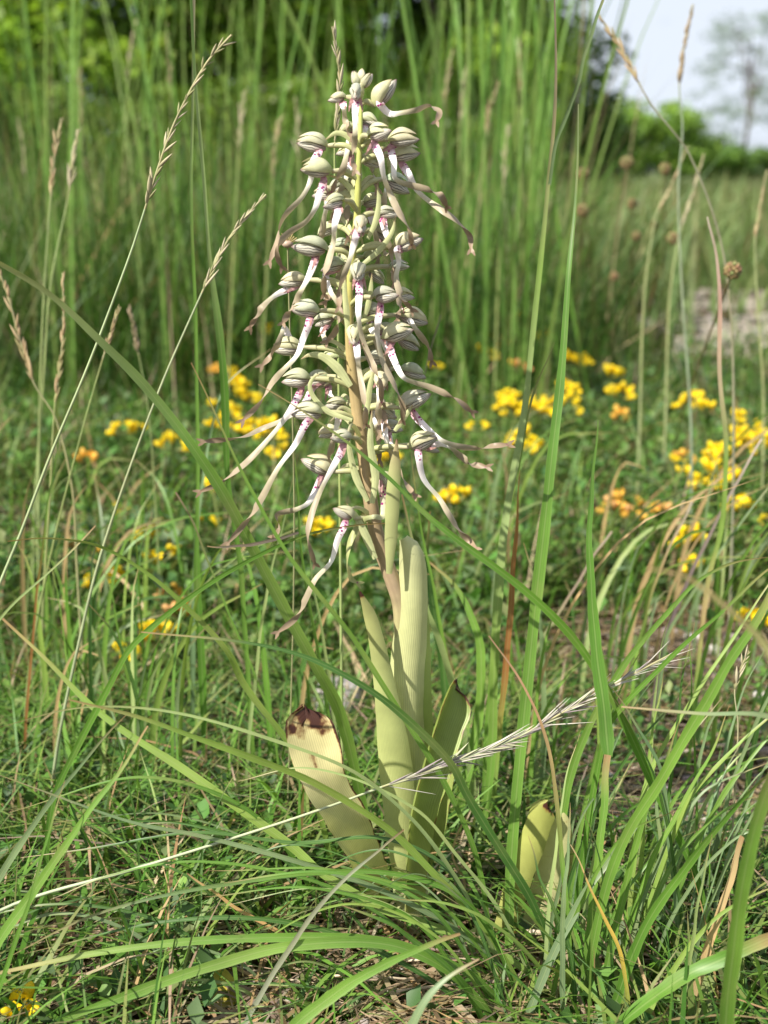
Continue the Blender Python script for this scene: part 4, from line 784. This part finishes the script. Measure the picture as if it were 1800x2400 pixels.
# --- blades lying over to the left, rooted in front of the orchid
lying = [
    ([(1290, 2330), (1171, 2232), (1035, 2178), (900, 2130), (759, 2050), (678, 1980), (542, 1882), (434, 1806), (293, 1714), (200, 1640), (90, 1530), (5, 1451)], .525, .58, [(0, 16), (.3, 30), (.6, 28), (.85, 18), (1, 8)], GY),
    ([(1240, 2330), (1100, 2200), (900, 2090), (700, 2020), (461, 1958), (325, 1931), (163, 1877), (-20, 1810)], .53, .50, 18, GG),
    ([(1200, 2330), (1100, 2110), (1000, 1960), (900, 1860), (814, 1801), (678, 1746), (488, 1687), (325, 1660), (163, 1662), (0, 1703)], .53, .50, 14, GP),
    ([(1240, 2350), (1140, 2180), (1010, 2040), (900, 1936), (732, 1833), (597, 1779), (461, 1730), (315, 1676), (160, 1640)], .525, .49, [(0, 16), (.3, 26), (.7, 24), (1, 5)], GY),
    ([(1180, 2360), (1080, 2270), (900, 2208), (651, 2197), (434, 2208), (190, 2240), (0, 2278), (-60, 2295)], .51, .47, [(0, 20), (.4, 32), (.8, 20), (1, 10)], [G1, G1, G1, GY, TAN]),
    ([(1150, 2380), (1040, 2270), (900, 2213), (678, 2218), (488, 2267), (325, 2322), (174, 2381), (60, 2440)], .50, .46, [(0, 20), (.4, 36), (.8, 34), (1, 12)], [G1, G1, GY, G1, G1]),
    ([(1220, 2350), (1140, 2170), (1050, 2085), (900, 2045), (705, 2050), (434, 2088), (217, 2148), (0, 2251)], .52, .49, 18, [G2, G1, GG, TAN]),
    ([(1180, 2330), (1060, 2050), (900, 1965), (700, 1975), (450, 1952), (200, 1990), (50, 2012)], .53, .54, 16, G3),
    ([(1100, 2360), (960, 2200), (800, 2090), (640, 2040), (430, 2020), (260, 2050), (120, 2110)], .52, .50, 14, G2),
    ([(1080, 2350), (930, 2250), (760, 2180), (560, 2150), (330, 2170), (60, 2235)], .51, .50, 18, G3),
    ([(960, 2360), (870, 2200), (760, 2080), (600, 1980), (420, 1930), (280, 1940)], .53, .54, 10, G3),
    ([(1260, 2340), (1180, 2150), (1060, 1990), (980, 1900), (840, 1830), (700, 1800), (560, 1830)], .53, .53, 12, GP),
    ([(1130, 2390), (1080, 2300), (1000, 2225), (920, 2170), (800, 2120)], .50, .48, 22, G2),
    ([(1310, 2350), (1250, 2250), (1150, 2160), (1050, 2120), (930, 2105)], .52, .5, 16, GY),
]
for k in range(22):
    x0 = rng.uniform(350, 1350); y0 = rng.uniform(2360, 2440); ln = rng.uniform(200, 700) * rng.choice((1, 1, -1)); up = rng.uniform(20, 130); Yk = float(np.interp(y0, [2120, 2420], [.60, .505]))
    lying.append(([(x0, y0), (x0 - ln * .25, y0 - up * .8), (x0 - ln * .6, y0 - up), (x0 - ln, y0 - up * rng.uniform(.2, 1.0))], Yk, Yk + rng.normal(0, .012), rng.uniform(6, 14), [G1, G2, GY, GP, G3, GG, G2, TAN][rng.integers(0, 8)]))
for k in range(26):
    x0 = rng.choice((rng.uniform(300, 860), rng.uniform(1100, 1250))); y0 = rng.uniform(2200, 2420) if x0 < 900 else rng.uniform(2330, 2420); ln = rng.uniform(350, 900); up = rng.uniform(60, 420); Yk = float(np.interp(y0, [2120, 2420], [.60, .50]))
    lying.append(([(x0, y0), (x0 - ln * .25, y0 - up * .75), (x0 - ln * .6, y0 - up), (x0 - ln, y0 - up * rng.uniform(.5, 1.0))], Yk, Yk + rng.normal(0, .015), rng.uniform(6, 15), [G1, G2, GY, GP, G3, GG, G3][rng.integers(0, 7)]))
clump('grass_clump', np.r_[P(1190, 2340, .525)[:2], 0], 'clump of long grass blades lying over to the left across the orchid foot', lying)
# --- single blades
B = blade
B([(1190, 2330), (1193, 2200), (1196, 2042), (1220, 1771), (1247, 1500), (1285, 1138), (1312, 921), (1334, 650), (1348, 488), (1353, 244)], .545, .62, [(0, 20), (.2, 27), (.5, 29), (.7, 20), (.85, 10), (1, 3)], [G1, G1, G1, G2, G2, (.10, .12, .05)], 'broad upright green blade between the orchid and the small leaf shoot', .1)
jointed = B([(1110, 2080), (1150, 1800), (1160, 1500), (1182, 1247), (1215, 1051), (1236, 921), (1266, 591), (1280, 461), (1301, 260), (1303, -30)], .64, .68, [(0, 18), (.35, 22), (.55, 15), (.75, 11), (.9, 7), (1, 4)], [G1, GY, GP, GP, GY, (.3, .25, .14), (.25, .19, .14)], 'pale jointed grass stem with a brownish top rising right of the orchid', .1)
B([(1288, 434), (1301, 347), (1320, 290), (1350, 206), (1410, 0), (1425, -50)], .672, .66, [(0, 7), (.5, 9), (1, 5)], GG, None, 0, on=jointed)
B([(1150, 1600), (1180, 1280), (1215, 1080), (1250, 920), (1301, 800)], .66, .66, 16, [G1, GY, GY, (.25, .2, .13)], 'yellow green blade with a dark tip leaning from the pale jointed stem', .1)
B([(1150, 1950), (1190, 1500), (1208, 1300), (1216, 1103)], .66, .67, [(0, 10), (.5, 16), (.8, 14), (1, 3)], [GY, RUST, RUST, RUST], 'rust coloured dead blade beside the pale jointed stem', 0)
stalk = B([(1358, 2420), (1380, 2200), (1404, 1988), (1426, 1771)], .51, .53, [(0, 22), (1, 18)], G1, 'stout green grass stalk topped by a broad upright leaf sheath', 0)
B([(1426, 1775), (1415, 1652), (1394, 1500), (1383, 1274), (1388, 1111), (1402, 986)], .53, .56, [(0, 20), (.04, 33), (.3, 31), (.55, 18), (.8, 10), (1, 3)], [G2, G2, G2, G1], None, 0, on=stalk)
B([(1640, 2080), (1560, 1900), (1435, 1640), (1345, 1500), (1220, 1377), (1007, 1210), (914, 1122), (821, 1043), (700, 960), (600, 900)], .55, .54, [(0, 14), (.3, 22), (.6, 20), (.85, 8), (1, 2)], G2, 'long green blade slanting across the orchid stem from the grass fan', .1)
B([(1290, 2230), (1250, 2119), (1174, 1994), (1093, 1864), (1055, 1788), (962, 1691), (854, 1609), (713, 1539), (550, 1501), (330, 1482)], .54, .51, [(0, 18), (.3, 24), (.6, 18), (.85, 7), (1, 3)], G3, 'long dark green blade slanting across the lower orchid leaves', .1)
B([(1345, 2360), (1330, 2150), (1315, 2000), (1299, 1815), (1266, 1691), (1223, 1604), (1147, 1490)], .515, .53, [(0, 11), (.5, 12), (1, 3)], [G1, G1, (.3, .26, .1), (.42, .24, .14), (.42, .24, .16)], 'slender blade fading to brown that arches before the small leaf shoot', 0)
B([(1480, 2430), (1450, 2222), (1385, 2087), (1337, 1978)], .49, .52, [(0, 12), (.6, 10), (1, 3)], [GY, (.55, .38, .06), (.55, .36, .07), (.5, .36, .2)], 'yellow orange dying blade before the grass fan', 0)
B([(1110, 1850), (1060, 1600), (1030, 1500), (998, 1414), (965, 1266), (942, 1159)], .66, .65, [(0, 16), (.5, 18), (1, 4)], GP, 'pale green blade rising right beside the orchid sheath', .1)
B([(1100, 1850), (1040, 1500), (1000, 1310), (978, 1180), (968, 1060)], .67, .66, 10, G1, 'thin green stem just behind the orchid sheath', 0)
B([(1060, 2020), (1090, 1840), (1120, 1680), (1128, 1528), (1104, 1442), (1067, 1377), (1000, 1310)], .655, .68, [(0, 20), (.4, 26), (.7, 22), (1, 3)], G1, 'green blade bending over towards the orchid sheath from the right', .2)
B([(1050, 1800), (1040, 1560), (1000, 1330), (1012, 1200)], .72, .72, [(0, 18), (.6, 24), (1, 8)], G3, 'short dark blade in the shade behind the orchid sheath', .1)
B([(1320, 2430), (1318, 2205), (1330, 1988), (1338, 1880)], .50, .51, 15, GG, 'grey green blade standing before the pale leaf of the shoot', .1)
B([(1215, 2440), (1290, 2249), (1388, 2070), (1497, 1923), (1605, 1728), (1650, 1640)], .50, .54, [(0, 22), (.4, 22), (1, 4)], GG, 'long grey green blade slanting before the stout stalk', .1)
B([(1605, 2440), (1616, 2368), (1670, 2194), (1705, 2080), (1741, 1961)], .495, .50, [(0, 20), (.5, 22), (1, 15)], TAN, 'dry broken straw stalk standing in the grass fan', 0)
B([(1990, 2050), (1930, 1760), (1800, 1678), (1653, 1672), (1545, 1665), (1454, 1658)], .46, .48, [(0, 22), (.4, 22), (.7, 16), (1, 4)], GG, 'pale level blade lying across the grass fan', 0)
B([(2150, 2700), (2000, 2000), (1800, 1517), (1744, 1455), (1671, 1394), (1602, 1347), (1519, 1332)], .32, .32, [(0, 26), (.5, 34), (.8, 26), (1, 6)], [GG, GG, GP, TAN], 'blurred pale drooping blade over the right edge of the flowers', 0)
B([(930, 2500), (970, 2390), (1035, 2303), (1122, 2249)], .42, .43, [(0, 30), (.5, 36), (1, 4)], GG, 'short grey green drooping blade at the very foot of the orchid', .1)
B([(560, 2450), (586, 2376), (678, 2224), (781, 2088), (900, 1980), (950, 1945)], .47, .50, [(0, 12), (.5, 14), (1, 5)], (.34, .36, .26), 'pale grey blade slanting up to the foot of the yellowing leaf', 0)
B([(660, 2460), (694, 2400), (800, 2320), (900, 2262), (1000, 2215), (1080, 2190)], .45, .46, [(0, 22), (.5, 34), (1, 8)], G1, 'broad green blade rising over the dry straw before the orchid', .1)
B([(-90, 2400), (-40, 2290), (0, 2202), (81, 2088), (190, 1925), (282, 1806), (350, 1700)], .47, .49, [(0, 26), (.5, 26), (1, 4)], G1, 'green blade crossing the lying grass left of the yellowing leaf', .1)
B([(-120, 2250), (0, 2056), (98, 1904), (200, 1780), (304, 1670)], .50, .53, [(0, 20), (.5, 18), (1, 3)], GG, 'grey green blade slanting beside the lying grass', .1)
B([(-60, 2500), (20, 2250), (80, 2080), (120, 1930), (150, 1830)], .46, .48, 14, G2, 'narrow green blade at the edge of the lying grass', .1)
B([(850, 1900), (800, 1680), (740, 1560), (620, 1340), (500, 1120), (340, 905), (240, 800), (120, 690), (0, 617), (-80, 580)], .60, .52, [(0, 26), (.25, 31), (.5, 30), (.75, 22), (1, 8)], [G1, GY, GY, G1, GP, (.36, .36, .16)], 'long broad hairy blade arching left from the orchid past the yellow flowers', .0)
B([(760, 1950), (700, 1780), (569, 1600), (530, 1526), (434, 1420), (338, 1338), (251, 1285), (193, 1268), (96, 1261), (14, 1270)], .585, .54, [(0, 12), (.5, 17), (1, 4)], GY, 'yellow green blade arching low to the left over the bare soil', .0)
B([(-90, 1620), (0, 1449), (120, 1335), (227, 1232)], .60, .62, [(0, 9), (.6, 8), (1, 3)], GP, 'pale straight blade tip above the bare soil at the left', 0)
slant = B([(120, 1900), (180, 1750), (260, 1600), (309, 1516), (434, 1410), (579, 1314), (710, 1256), (830, 1233), (900, 1228)], .56, .56, [(0, 12), (.4, 17), (.8, 10), (1, 3)], G2, 'green blade slanting up from the left to touch the orchid stem', .0)
B([(700, 1248), (640, 1266), (560, 1280), (487, 1281)], .56, .55, [(0, 6), (.5, 8), (1, 3)], (.14, .11, .09), None, 0, on=slant)
B([(1120, 2020), (1050, 1850), (950, 1690), (830, 1500), (775, 1428), (673, 1293), (579, 1130), (506, 976), (444, 851)], .555, .535, [(0, 12), (.4, 15), (.8, 8), (1, 2)], G1, 'narrow green blade slanting left across the orchid above the yellowing leaf', .0)
B([(800, 1900), (742, 1500), (710, 1321), (690, 1090), (685, 950)], .66, .66, 10, G1, 'thin upright green stem behind the left ribbons of the orchid', 0)
B([(810, 1900), (758, 1500), (728, 1321), (712, 1200)], .68, .68, 9, GP, 'thin pale stem close behind the left ribbons of the orchid', 0)
B([(580, 1780), (608, 1500), (622, 1414), (677, 1159), (700, 1050)], .68, .68, 9, GP, 'thin pale blade leaning right below the orchid ribbons', 0)
B([(60, 1700), (72, 1564), (87, 1371), (130, 1082), (150, 950)], .72, .74, 7, [RUST, RUST, G1, G1], 'thin stem with a red foot at the left edge of the flowers', 0)
B([(640, 1700), (603, 1600), (530, 1420), (463, 1251), (410, 1155)], .68, .68, [(0, 7), (1, 4)], [G1, G1, (.25, .17, .12)], 'thin leaning stem with a dark dried tip below the yellow flowers', 0)
B([(320, 1720), (299, 1588), (270, 1444), (241, 1314)], .74, .74, 8, G1, 'short thin blade beside the lowest yellow flower cluster', 0)
B([(460, 1250), (500, 1000), (530, 900), (632, 817)], .80, .80, 12, BLU, 'blue green blade bending right behind the left ribbons', 0)
B([(340, 2180), (330, 2080), (320, 1947), (296, 1817), (260, 1632)], .56, .56, 6, G3, 'thin dark upright blade among the lying grass', 0)
B([(500, 2330), (470, 2150), (480, 1960), (560, 1800)], .53, .55, 7, G3, 'thin dark blade bending right among the lying grass', 0)
B([(445, 2440), (396, 2224), (391, 2061), (353, 1958)], .50, .52, 6, TAN, 'thin brown straw standing in the lying grass', 0)
B([(700, 2230), (662, 2191), (542, 2121), (439, 2045)], .53, .53, [(0, 11), (.6, 10), (1, 4)], (.52, .33, .14), 'orange brown straw leaning under the lying grass', 0)
B([(900, 2140), (1000, 2050), (1117, 1950)], .56, .6, 7, STRAW, 'dry straw leaning before the orchid foot', 0)
B([(1040, 2150), (1090, 2080), (1060, 1990), (1130, 1850)], .58, .6, 7, TAN, 'thin brown bent straw right of the orchid foot', 0)
B([(1640, 1530), (1660, 1360), (1690, 1230), (1703, 1060), (1690, 900), (1678, 605), (1657, 510)], .80, .78, [(0, 9), (.5, 12), (.85, 9), (1, 4)], [GY, TAN, GY, GY, (.45, .36, .24), (.5, .3, .26), (.55, .48, .4)], 'tall dry reddish stalk above the yellow flowers by the path', 0)
B([(1560, 1500), (1621, 1344), (1703, 1171), (1789, 1030)], .82, .82, [(0, 12), (.4, 10), (1, 5)], [PURP, PURP, (.26, .2, .18), (.4, .33, .28)], 'purple grey leaning stalk crossing the dry reddish stalk', 0)
B([(1560, 1500), (1583, 1453), (1690, 1290), (1800, 1138), (1850, 1080)], .80, .80, 9, GG, 'grey green blade leaning right under the yellow flowers', 0)
B([(1240, 1560), (1270, 1500), (1345, 1377), (1434, 1244)], .82, .82, [(0, 8), (1, 5)], [G1, (.3, .22, .17), (.36, .28, .22)], 'brown tipped thin stalk below the orange trefoil cluster', 0)
B([(1470, 1600), (1497, 1500), (1551, 1328), (1619, 1176)], .80, .80, [(0, 9), (.6, 7), (1, 6)], [GY, GY, TAN, (.5, .42, .34)], 'thin stalk with a blunt tan tip among the orange trefoils', 0)
B([(965, 1100), (992, 883), (1030, 737)], .80, .80, [(0, 7), (1, 3)], [G3, (.1, .08, .07)], 'thin dark stalk tip right of the orchid flowers', 0)
B([(600, 1900), (574, 1468), (564, 1323), (535, 1130), (526, 938), (511, 769), (492, 600), (472, 325), (445, 0), (440, -60)], .69, .68, [(0, 11), (.45, 12), (.52, 20), (.62, 18), (.7, 9), (1, 7)], [G1, G1, G2, G2, GP, GP, G1], 'tall green jointed stem left of the orchid reaching above its tip', 0)
B([(480, 1760), (473, 1564), (463, 1372), (463, 1227), (463, 1034), (456, 745), (453, 600), (450, 400), (455, 150), (452, -40)], .72, .72, [(0, 8), (.18, 20), (.28, 18), (.36, 9), (1, 6)], [G2, G2, G1, G1, G1, GP, (.4, .33, .22)], 'tall thin stem with a broad lower sheath left of the orchid', 0)

# more blades between, each rooted in the turf
def filler():
    kinds = [('small tuft of thin green blades in the turf left of the orchid', 'small tufts in the turf left of the orchid', -.30, -.035), ('small tuft of thin green blades in the turf right of the orchid', 'small tufts in the turf right of the orchid', .06, .30)]
    for ki, (lab, grp, xa, xb) in enumerate(kinds):
        for k in range(15):
            y0 = rng.uniform(.60, 1.15); x0 = rng.uniform(xa, xb) * y0 / .8; root = thing('grass_tuft', (x0, y0, float(gz(x0, y0))), lab, 'grass tuft', grp)
            for kk in range(5):
                x, y = rng.normal(0, .012, 2); h = rng.uniform(.07, .19) * (1.15 if ki else 1); ln = rng.normal(.02 + .03 * ki, .05); dy = rng.normal(0, .03)
                g = Geo(); w = rng.uniform(.0014, .0040); c = np.array([G1, G2, GY, GP, G3, GG, G1, TAN][rng.integers(0, 8)]) * rng.uniform(.85, 1.15)
                ribbon(g, [(0, 0, -.012), (ln * .1, dy * .1, h * .45), (ln * .45, dy * .5, h * .8), (ln, dy, h * rng.uniform(.8, 1.02))], [(0, w * .7), (.4, w), (.8, w * .6), (1, w * .08)], keyed(tuple(c)), 14, 3, hint=(rng.normal(0, .5), -1, .2), fold=.12)
                o = link('blade', g.mesh('blade', M_blade), root); o.location = (x, y, 0)
filler()

# ------------------------------------------------------------------ grass stems with seed heads
def spikelet(c, L=.010, W=.0016, seed=0):
    g = Geo(); n, m = 7, 6; t = np.linspace(0, 1, n); r = W * np.sin(math.pi * np.clip(t, .02, .98) ** .75) ** .8 + W * .06
    a = np.linspace(0, 2 * math.pi, m, endpoint=False); G = np.stack(np.broadcast_arrays(r[:, None] * np.cos(a), .7 * r[:, None] * np.sin(a), (L * t)[:, None]), -1)
    g.grid(G, lerp_keys([(0, *(np.array(c) * .8)), (.5, *c), (1, *(np.array(c) * 1.15))], t)[:, None], np.stack(np.broadcast_arrays((a / 6.28)[None], t[:, None]), -1), closed=True)
    return g.mesh('spikelet', M_stem)
SPK = {'pale': [spikelet((.40, .36, .22), .010, .0011), spikelet((.50, .44, .30), .013, .0010), spikelet((.30, .30, .14), .009, .0010)],
       'tan': [spikelet((.38, .27, .15), .010, .0012), spikelet((.46, .35, .20), .012, .0011), spikelet((.28, .24, .11), .010, .0011)],
       'dark': [spikelet((.20, .17, .09)), spikelet((.26, .20, .12), .009)],
       'silver': [spikelet((.42, .38, .32), .020, .0005), spikelet((.50, .47, .40), .028, .0004), spikelet((.24, .20, .20), .018, .0006), spikelet((.38, .38, .24), .014, .0007)]}
def seed_stem(pts, Y0, Y1, w, c, head, n_sp, kind, label, open_=.35, size=1., pair=False):
    """head: number of last points that carry spikelets"""
    p3 = np.array(rooted(pts, Y0, Y1)); k = px((Y0 + Y1) / 2); root = thing('flowering_grass', tuple(p3[0]), label, 'grass')
    tube(g := Geo(), p3, [(0, w * k * .6), (1, w * k * .22)], keyed(c), 50, 5); child('stem', g, M_stem, root)
    hp = catmull(p3[-head:], 40); g = Geo(); tube(g, hp, w * k * .3, (.36, .34, .18), 24, 5); hd = child('seed_head', g, M_stem, root); off = Vector(p3[0])
    for j in range(n_sp):
        if rng.random() < .12: continue
        f = j / n_sp; i = int(f * 37) + 1; T = unit(hp[i + 1] - hp[i - 1]); S = unit(np.cross(T, TOC)); sd = (1 if j % 2 else -1) if kind != 'silver' else rng.choice((-1, 1)); ph = rng.uniform(-.8, .8)
        d = unit(T + (S * math.cos(ph) + TOC * math.sin(ph)) * sd * open_ * (rng.uniform(.5, 1.3) if kind != 'silver' else rng.gamma(1.2, .7)))
        o = link('spikelet', SPK[kind][rng.integers(0, len(SPK[kind]))], hd); o.location = Vector(hp[i]) - off
        o.rotation_euler = Vector(d).to_track_quat('Z', 'Y').to_euler(); s = size * rng.uniform(.5, 1.05) * (1 - .35 * f); o.scale = (s, s, s)
    return root
seed_stem([(-130, 1700), (0, 1367), (48, 1251), (120, 1063), (207, 856), (304, 600), (340, 490), (362, 420), (400, 310), (445, 215), (490, 140), (543, 82)], .62, .58, 9, (.32, .40, .22), 6, 30, 'pale', 'tall slanting grass stem with a pale seed head crossing the arching blade', .42, 1.0)
seed_stem([(130, 1780), (183, 1516), (241, 1285), (366, 933), (473, 687), (521, 586), (564, 521), (624, 456)], .66, .66, 8, (.30, .35, .20), 4, 26, 'pale', 'slanting grass stem with a dense tan seed head beside the orchid', .22, .95)
seed_stem([(90, 1250), (95, 900), (103, 694), (119, 461), (130, 350), (144, 277)], .95, .95, 7, (.26, .33, .13), 3, 18, 'tan', 'upright grass stem with a tan seed head in the tall grass at the left', .25, 1.25)
seed_stem([(80, 1240), (105, 850), (119, 667), (163, 445), (172, 370), (184, 304)], .98, .98, 7, (.26, .33, .13), 3, 18, 'pale', 'grass stem with a pale seed head leaning beside the tan headed one', .28, 1.25)
seed_stem([(180, 1320), (170, 1150), (130, 980), (80, 900), (43, 783), (18, 690), (-5, 630)], .80, .80, 7, (.3, .3, .15), 4, 22, 'tan', 'brown seed head drooping past the left edge above the arching blade', .28, 1.2)
seed_stem([(100, 1450), (118, 1150), (128, 957), (145, 820), (149, 735), (147, 639)], .80, .80, 7, (.26, .3, .12), 4, 24, 'tan', 'narrow upright brown seed head under the arching blade', .2, 1.1)
seed_stem([(70, 1560), (125, 1275), (190, 1020), (241, 841), (262, 775), (280, 720)], .76, .76, 7, (.22, .28, .1), 3, 16, 'tan', 'fine grass stem with a short brown seed head behind the slanting stem', .2, .95)
seed_stem([(360, 1100), (345, 940), (325, 830), (312, 760), (303, 722)], .95, .95, 6, (.2, .26, .1), 3, 12, 'dark', 'dark drooping seed head in the grass left of the yellow flowers', .25, 1.2)
seed_stem([(800, 1500), (795, 1000), (790, 600), (785, 420), (785, 330), (797, 206), (792, 140), (779, 62)], .66, .64, 8, (.3, .38, .14), 4, 30, 'pale', 'grass stem whose seed head rises just behind the orchid tip', .25, 1.0)
seed_stem([(-130, 2250), (0, 2134), (325, 2034), (651, 1931), (800, 1880), (886, 1848), (1038, 1794), (1201, 1734), (1396, 1626), (1570, 1535)], .50, .56, 9, (.36, .42, .26), 5, 200, 'silver', 'silvery feathered grass plume lying across the orchid leaves', .22, 1.0)
seed_stem([(1720, 1900), (1730, 1700), (1722, 1620), (1735, 1570), (1755, 1525)], .60, .60, 6, (.35, .33, .2), 3, 12, 'pale', 'small pale seed head in the grass fan', .4, .8)
seed_stem([(1720, 1000), (1700, 620), (1620, 370), (1530, 250), (1500, 200), (1470, 140), (1435, 85), (1400, 30)], .95, .95, 7, (.24, .24, .16), 4, 18, 'tan', 'brown seed head leaning left against the open sky', .25, 1.5)
seed_stem([(1620, 1000), (1600, 700), (1590, 450), (1600, 300), (1592, 200), (1605, 100), (1625, 10)], 1.15, 1.15, 7, (.24, .30, .2), 3, 16, 'dark', 'dark seed head standing against the open sky', .15, 1.5)
seed_stem([(1500, 1000), (1510, 700), (1540, 500), (1580, 420), (1610, 345)], 1.3, 1.3, 6, (.3, .34, .16), 3, 16, 'tan', 'pinkish tan seed head before the round bush', .15, 1.3)
seed_stem([(1560, 1000), (1570, 700), (1595, 540), (1625, 450), (1650, 360)], 1.35, 1.35, 6, (.3, .34, .16), 3, 18, 'pale', 'pale seed head before the round bush', .15, 1.4)
seed_stem([(1790, 950), (1775, 700), (1770, 560), (1785, 460), (1798, 400)], 1.2, 1.2, 6, (.3, .34, .16), 3, 14, 'tan', 'pinkish seed head near the far slender tree', .15, 1.3)
for k in range(12):                    # airy stems with heads standing in the tall grass
    x0 = [60, 190, 300, 400, 560, 640, 700, 1040, 1080, 1140, 1180, 1220][k]; yt = rng.uniform(20, 330); Yk = rng.uniform(1.5, 2.2); dx = rng.normal(0, 30)
    seed_stem([(x0 - dx, 1000), (x0 - dx * .5, 650), (x0, yt + 140), (x0 + dx * .2, yt + 60), (x0 + dx * .5, yt)], Yk, Yk, 5, (.27, .33, .12), 3, 14, ['pale', 'tan'][k % 2], ('tall grass stem with a pale head in the blurred tall grass' if k % 2 == 0 else 'tall grass stem with a tan head in the blurred tall grass'), .3, 1.7)['group'] = 'pale headed stems in the tall grass' if k % 2 == 0 else 'tan headed stems in the tall grass'
# bleached straws lying on the ground before the orchid
def straws():
    for k, (x0, y0, x1, y1, w) in enumerate([(380, 2270, 900, 2330, 9), (420, 2245, 660, 2300, 16), (600, 2330, 1000, 2290, 9), (700, 2290, 1010, 2300, 8), (520, 2290, 860, 2270, 7), (800, 2350, 1150, 2300, 8), (150, 1830, 540, 1850, 9), (260, 1860, 620, 1820, 8), (60, 1790, 330, 1840, 10), (300, 2060, 640, 2120, 8), (0, 1870, 300, 1905, 7), (250, 2010, 560, 1990, 7), (1180, 2190, 1330, 2195, 14), (1480, 1800, 1720, 1740, 7), (620, 2375, 980, 2345, 8), (860, 2260, 1190, 2250, 6), (20, 2160, 320, 2030, 6), (700, 1860, 560, 1930, 7)]):
        p = [at_height(x0, y0, .006), at_height((x0 + x1) / 2, (y0 + y1) / 2 - 8, .014), at_height(x1, y1, .007)]; g = Geo(); q = px(p[1][1])
        c = np.array([(.50, .41, .29), (.58, .49, .38), (.44, .34, .24)][k % 3]); ribbon(g, p, [(0, w * .5 * q), (.4, w * q), (1, w * .3 * q)], [(0, *(c * .9)), (1, *c)], 14, 4, curl=1.2)
        o = link('dry_straw', g.mesh('dry_straw', M_stem), None, 'bleached dry straw lying flat under the lying grass', 'straw', 'bleached straws on the ground'); b = Vector(p[0]); o.data.transform(Matrix.Translation(-b)); o.location = b
straws()
# dried bristly floret on a thin stalk by the left ribbons
def bristle():
    c = P(674, 572, .61); b = np.array((c[0] - .01, .66, 0)); root = thing('dried_floret', tuple(b), 'small dried bristly floret on a thin stalk by the upper left ribbons', 'flower')
    tube(g := Geo(), [b, (b + c) / 2 + np.array((.004, 0, .02)), c], .0004, (.3, .3, .15), 14, 4); child('stalk', g, M_stem, root)
    g = Geo(); D = sphere_grid(6, 8); g.grid(D * np.array((.0026, .002, .0018)) + c, (.46, .34, .26), D[..., :2], closed=True); child('cup', g, M_stem, root)
    for k in range(11):
        a = R(20 + 140 * k / 10); d = np.array((math.cos(a), rng.normal(0, .3), math.sin(a))); g = Geo(); tube(g, [c, c + d * .003, c + d * rng.uniform(.0045, .006)], .00022, (.5, .38, .18), 4, 4); child('bristle', g, M_stem, root)
bristle()
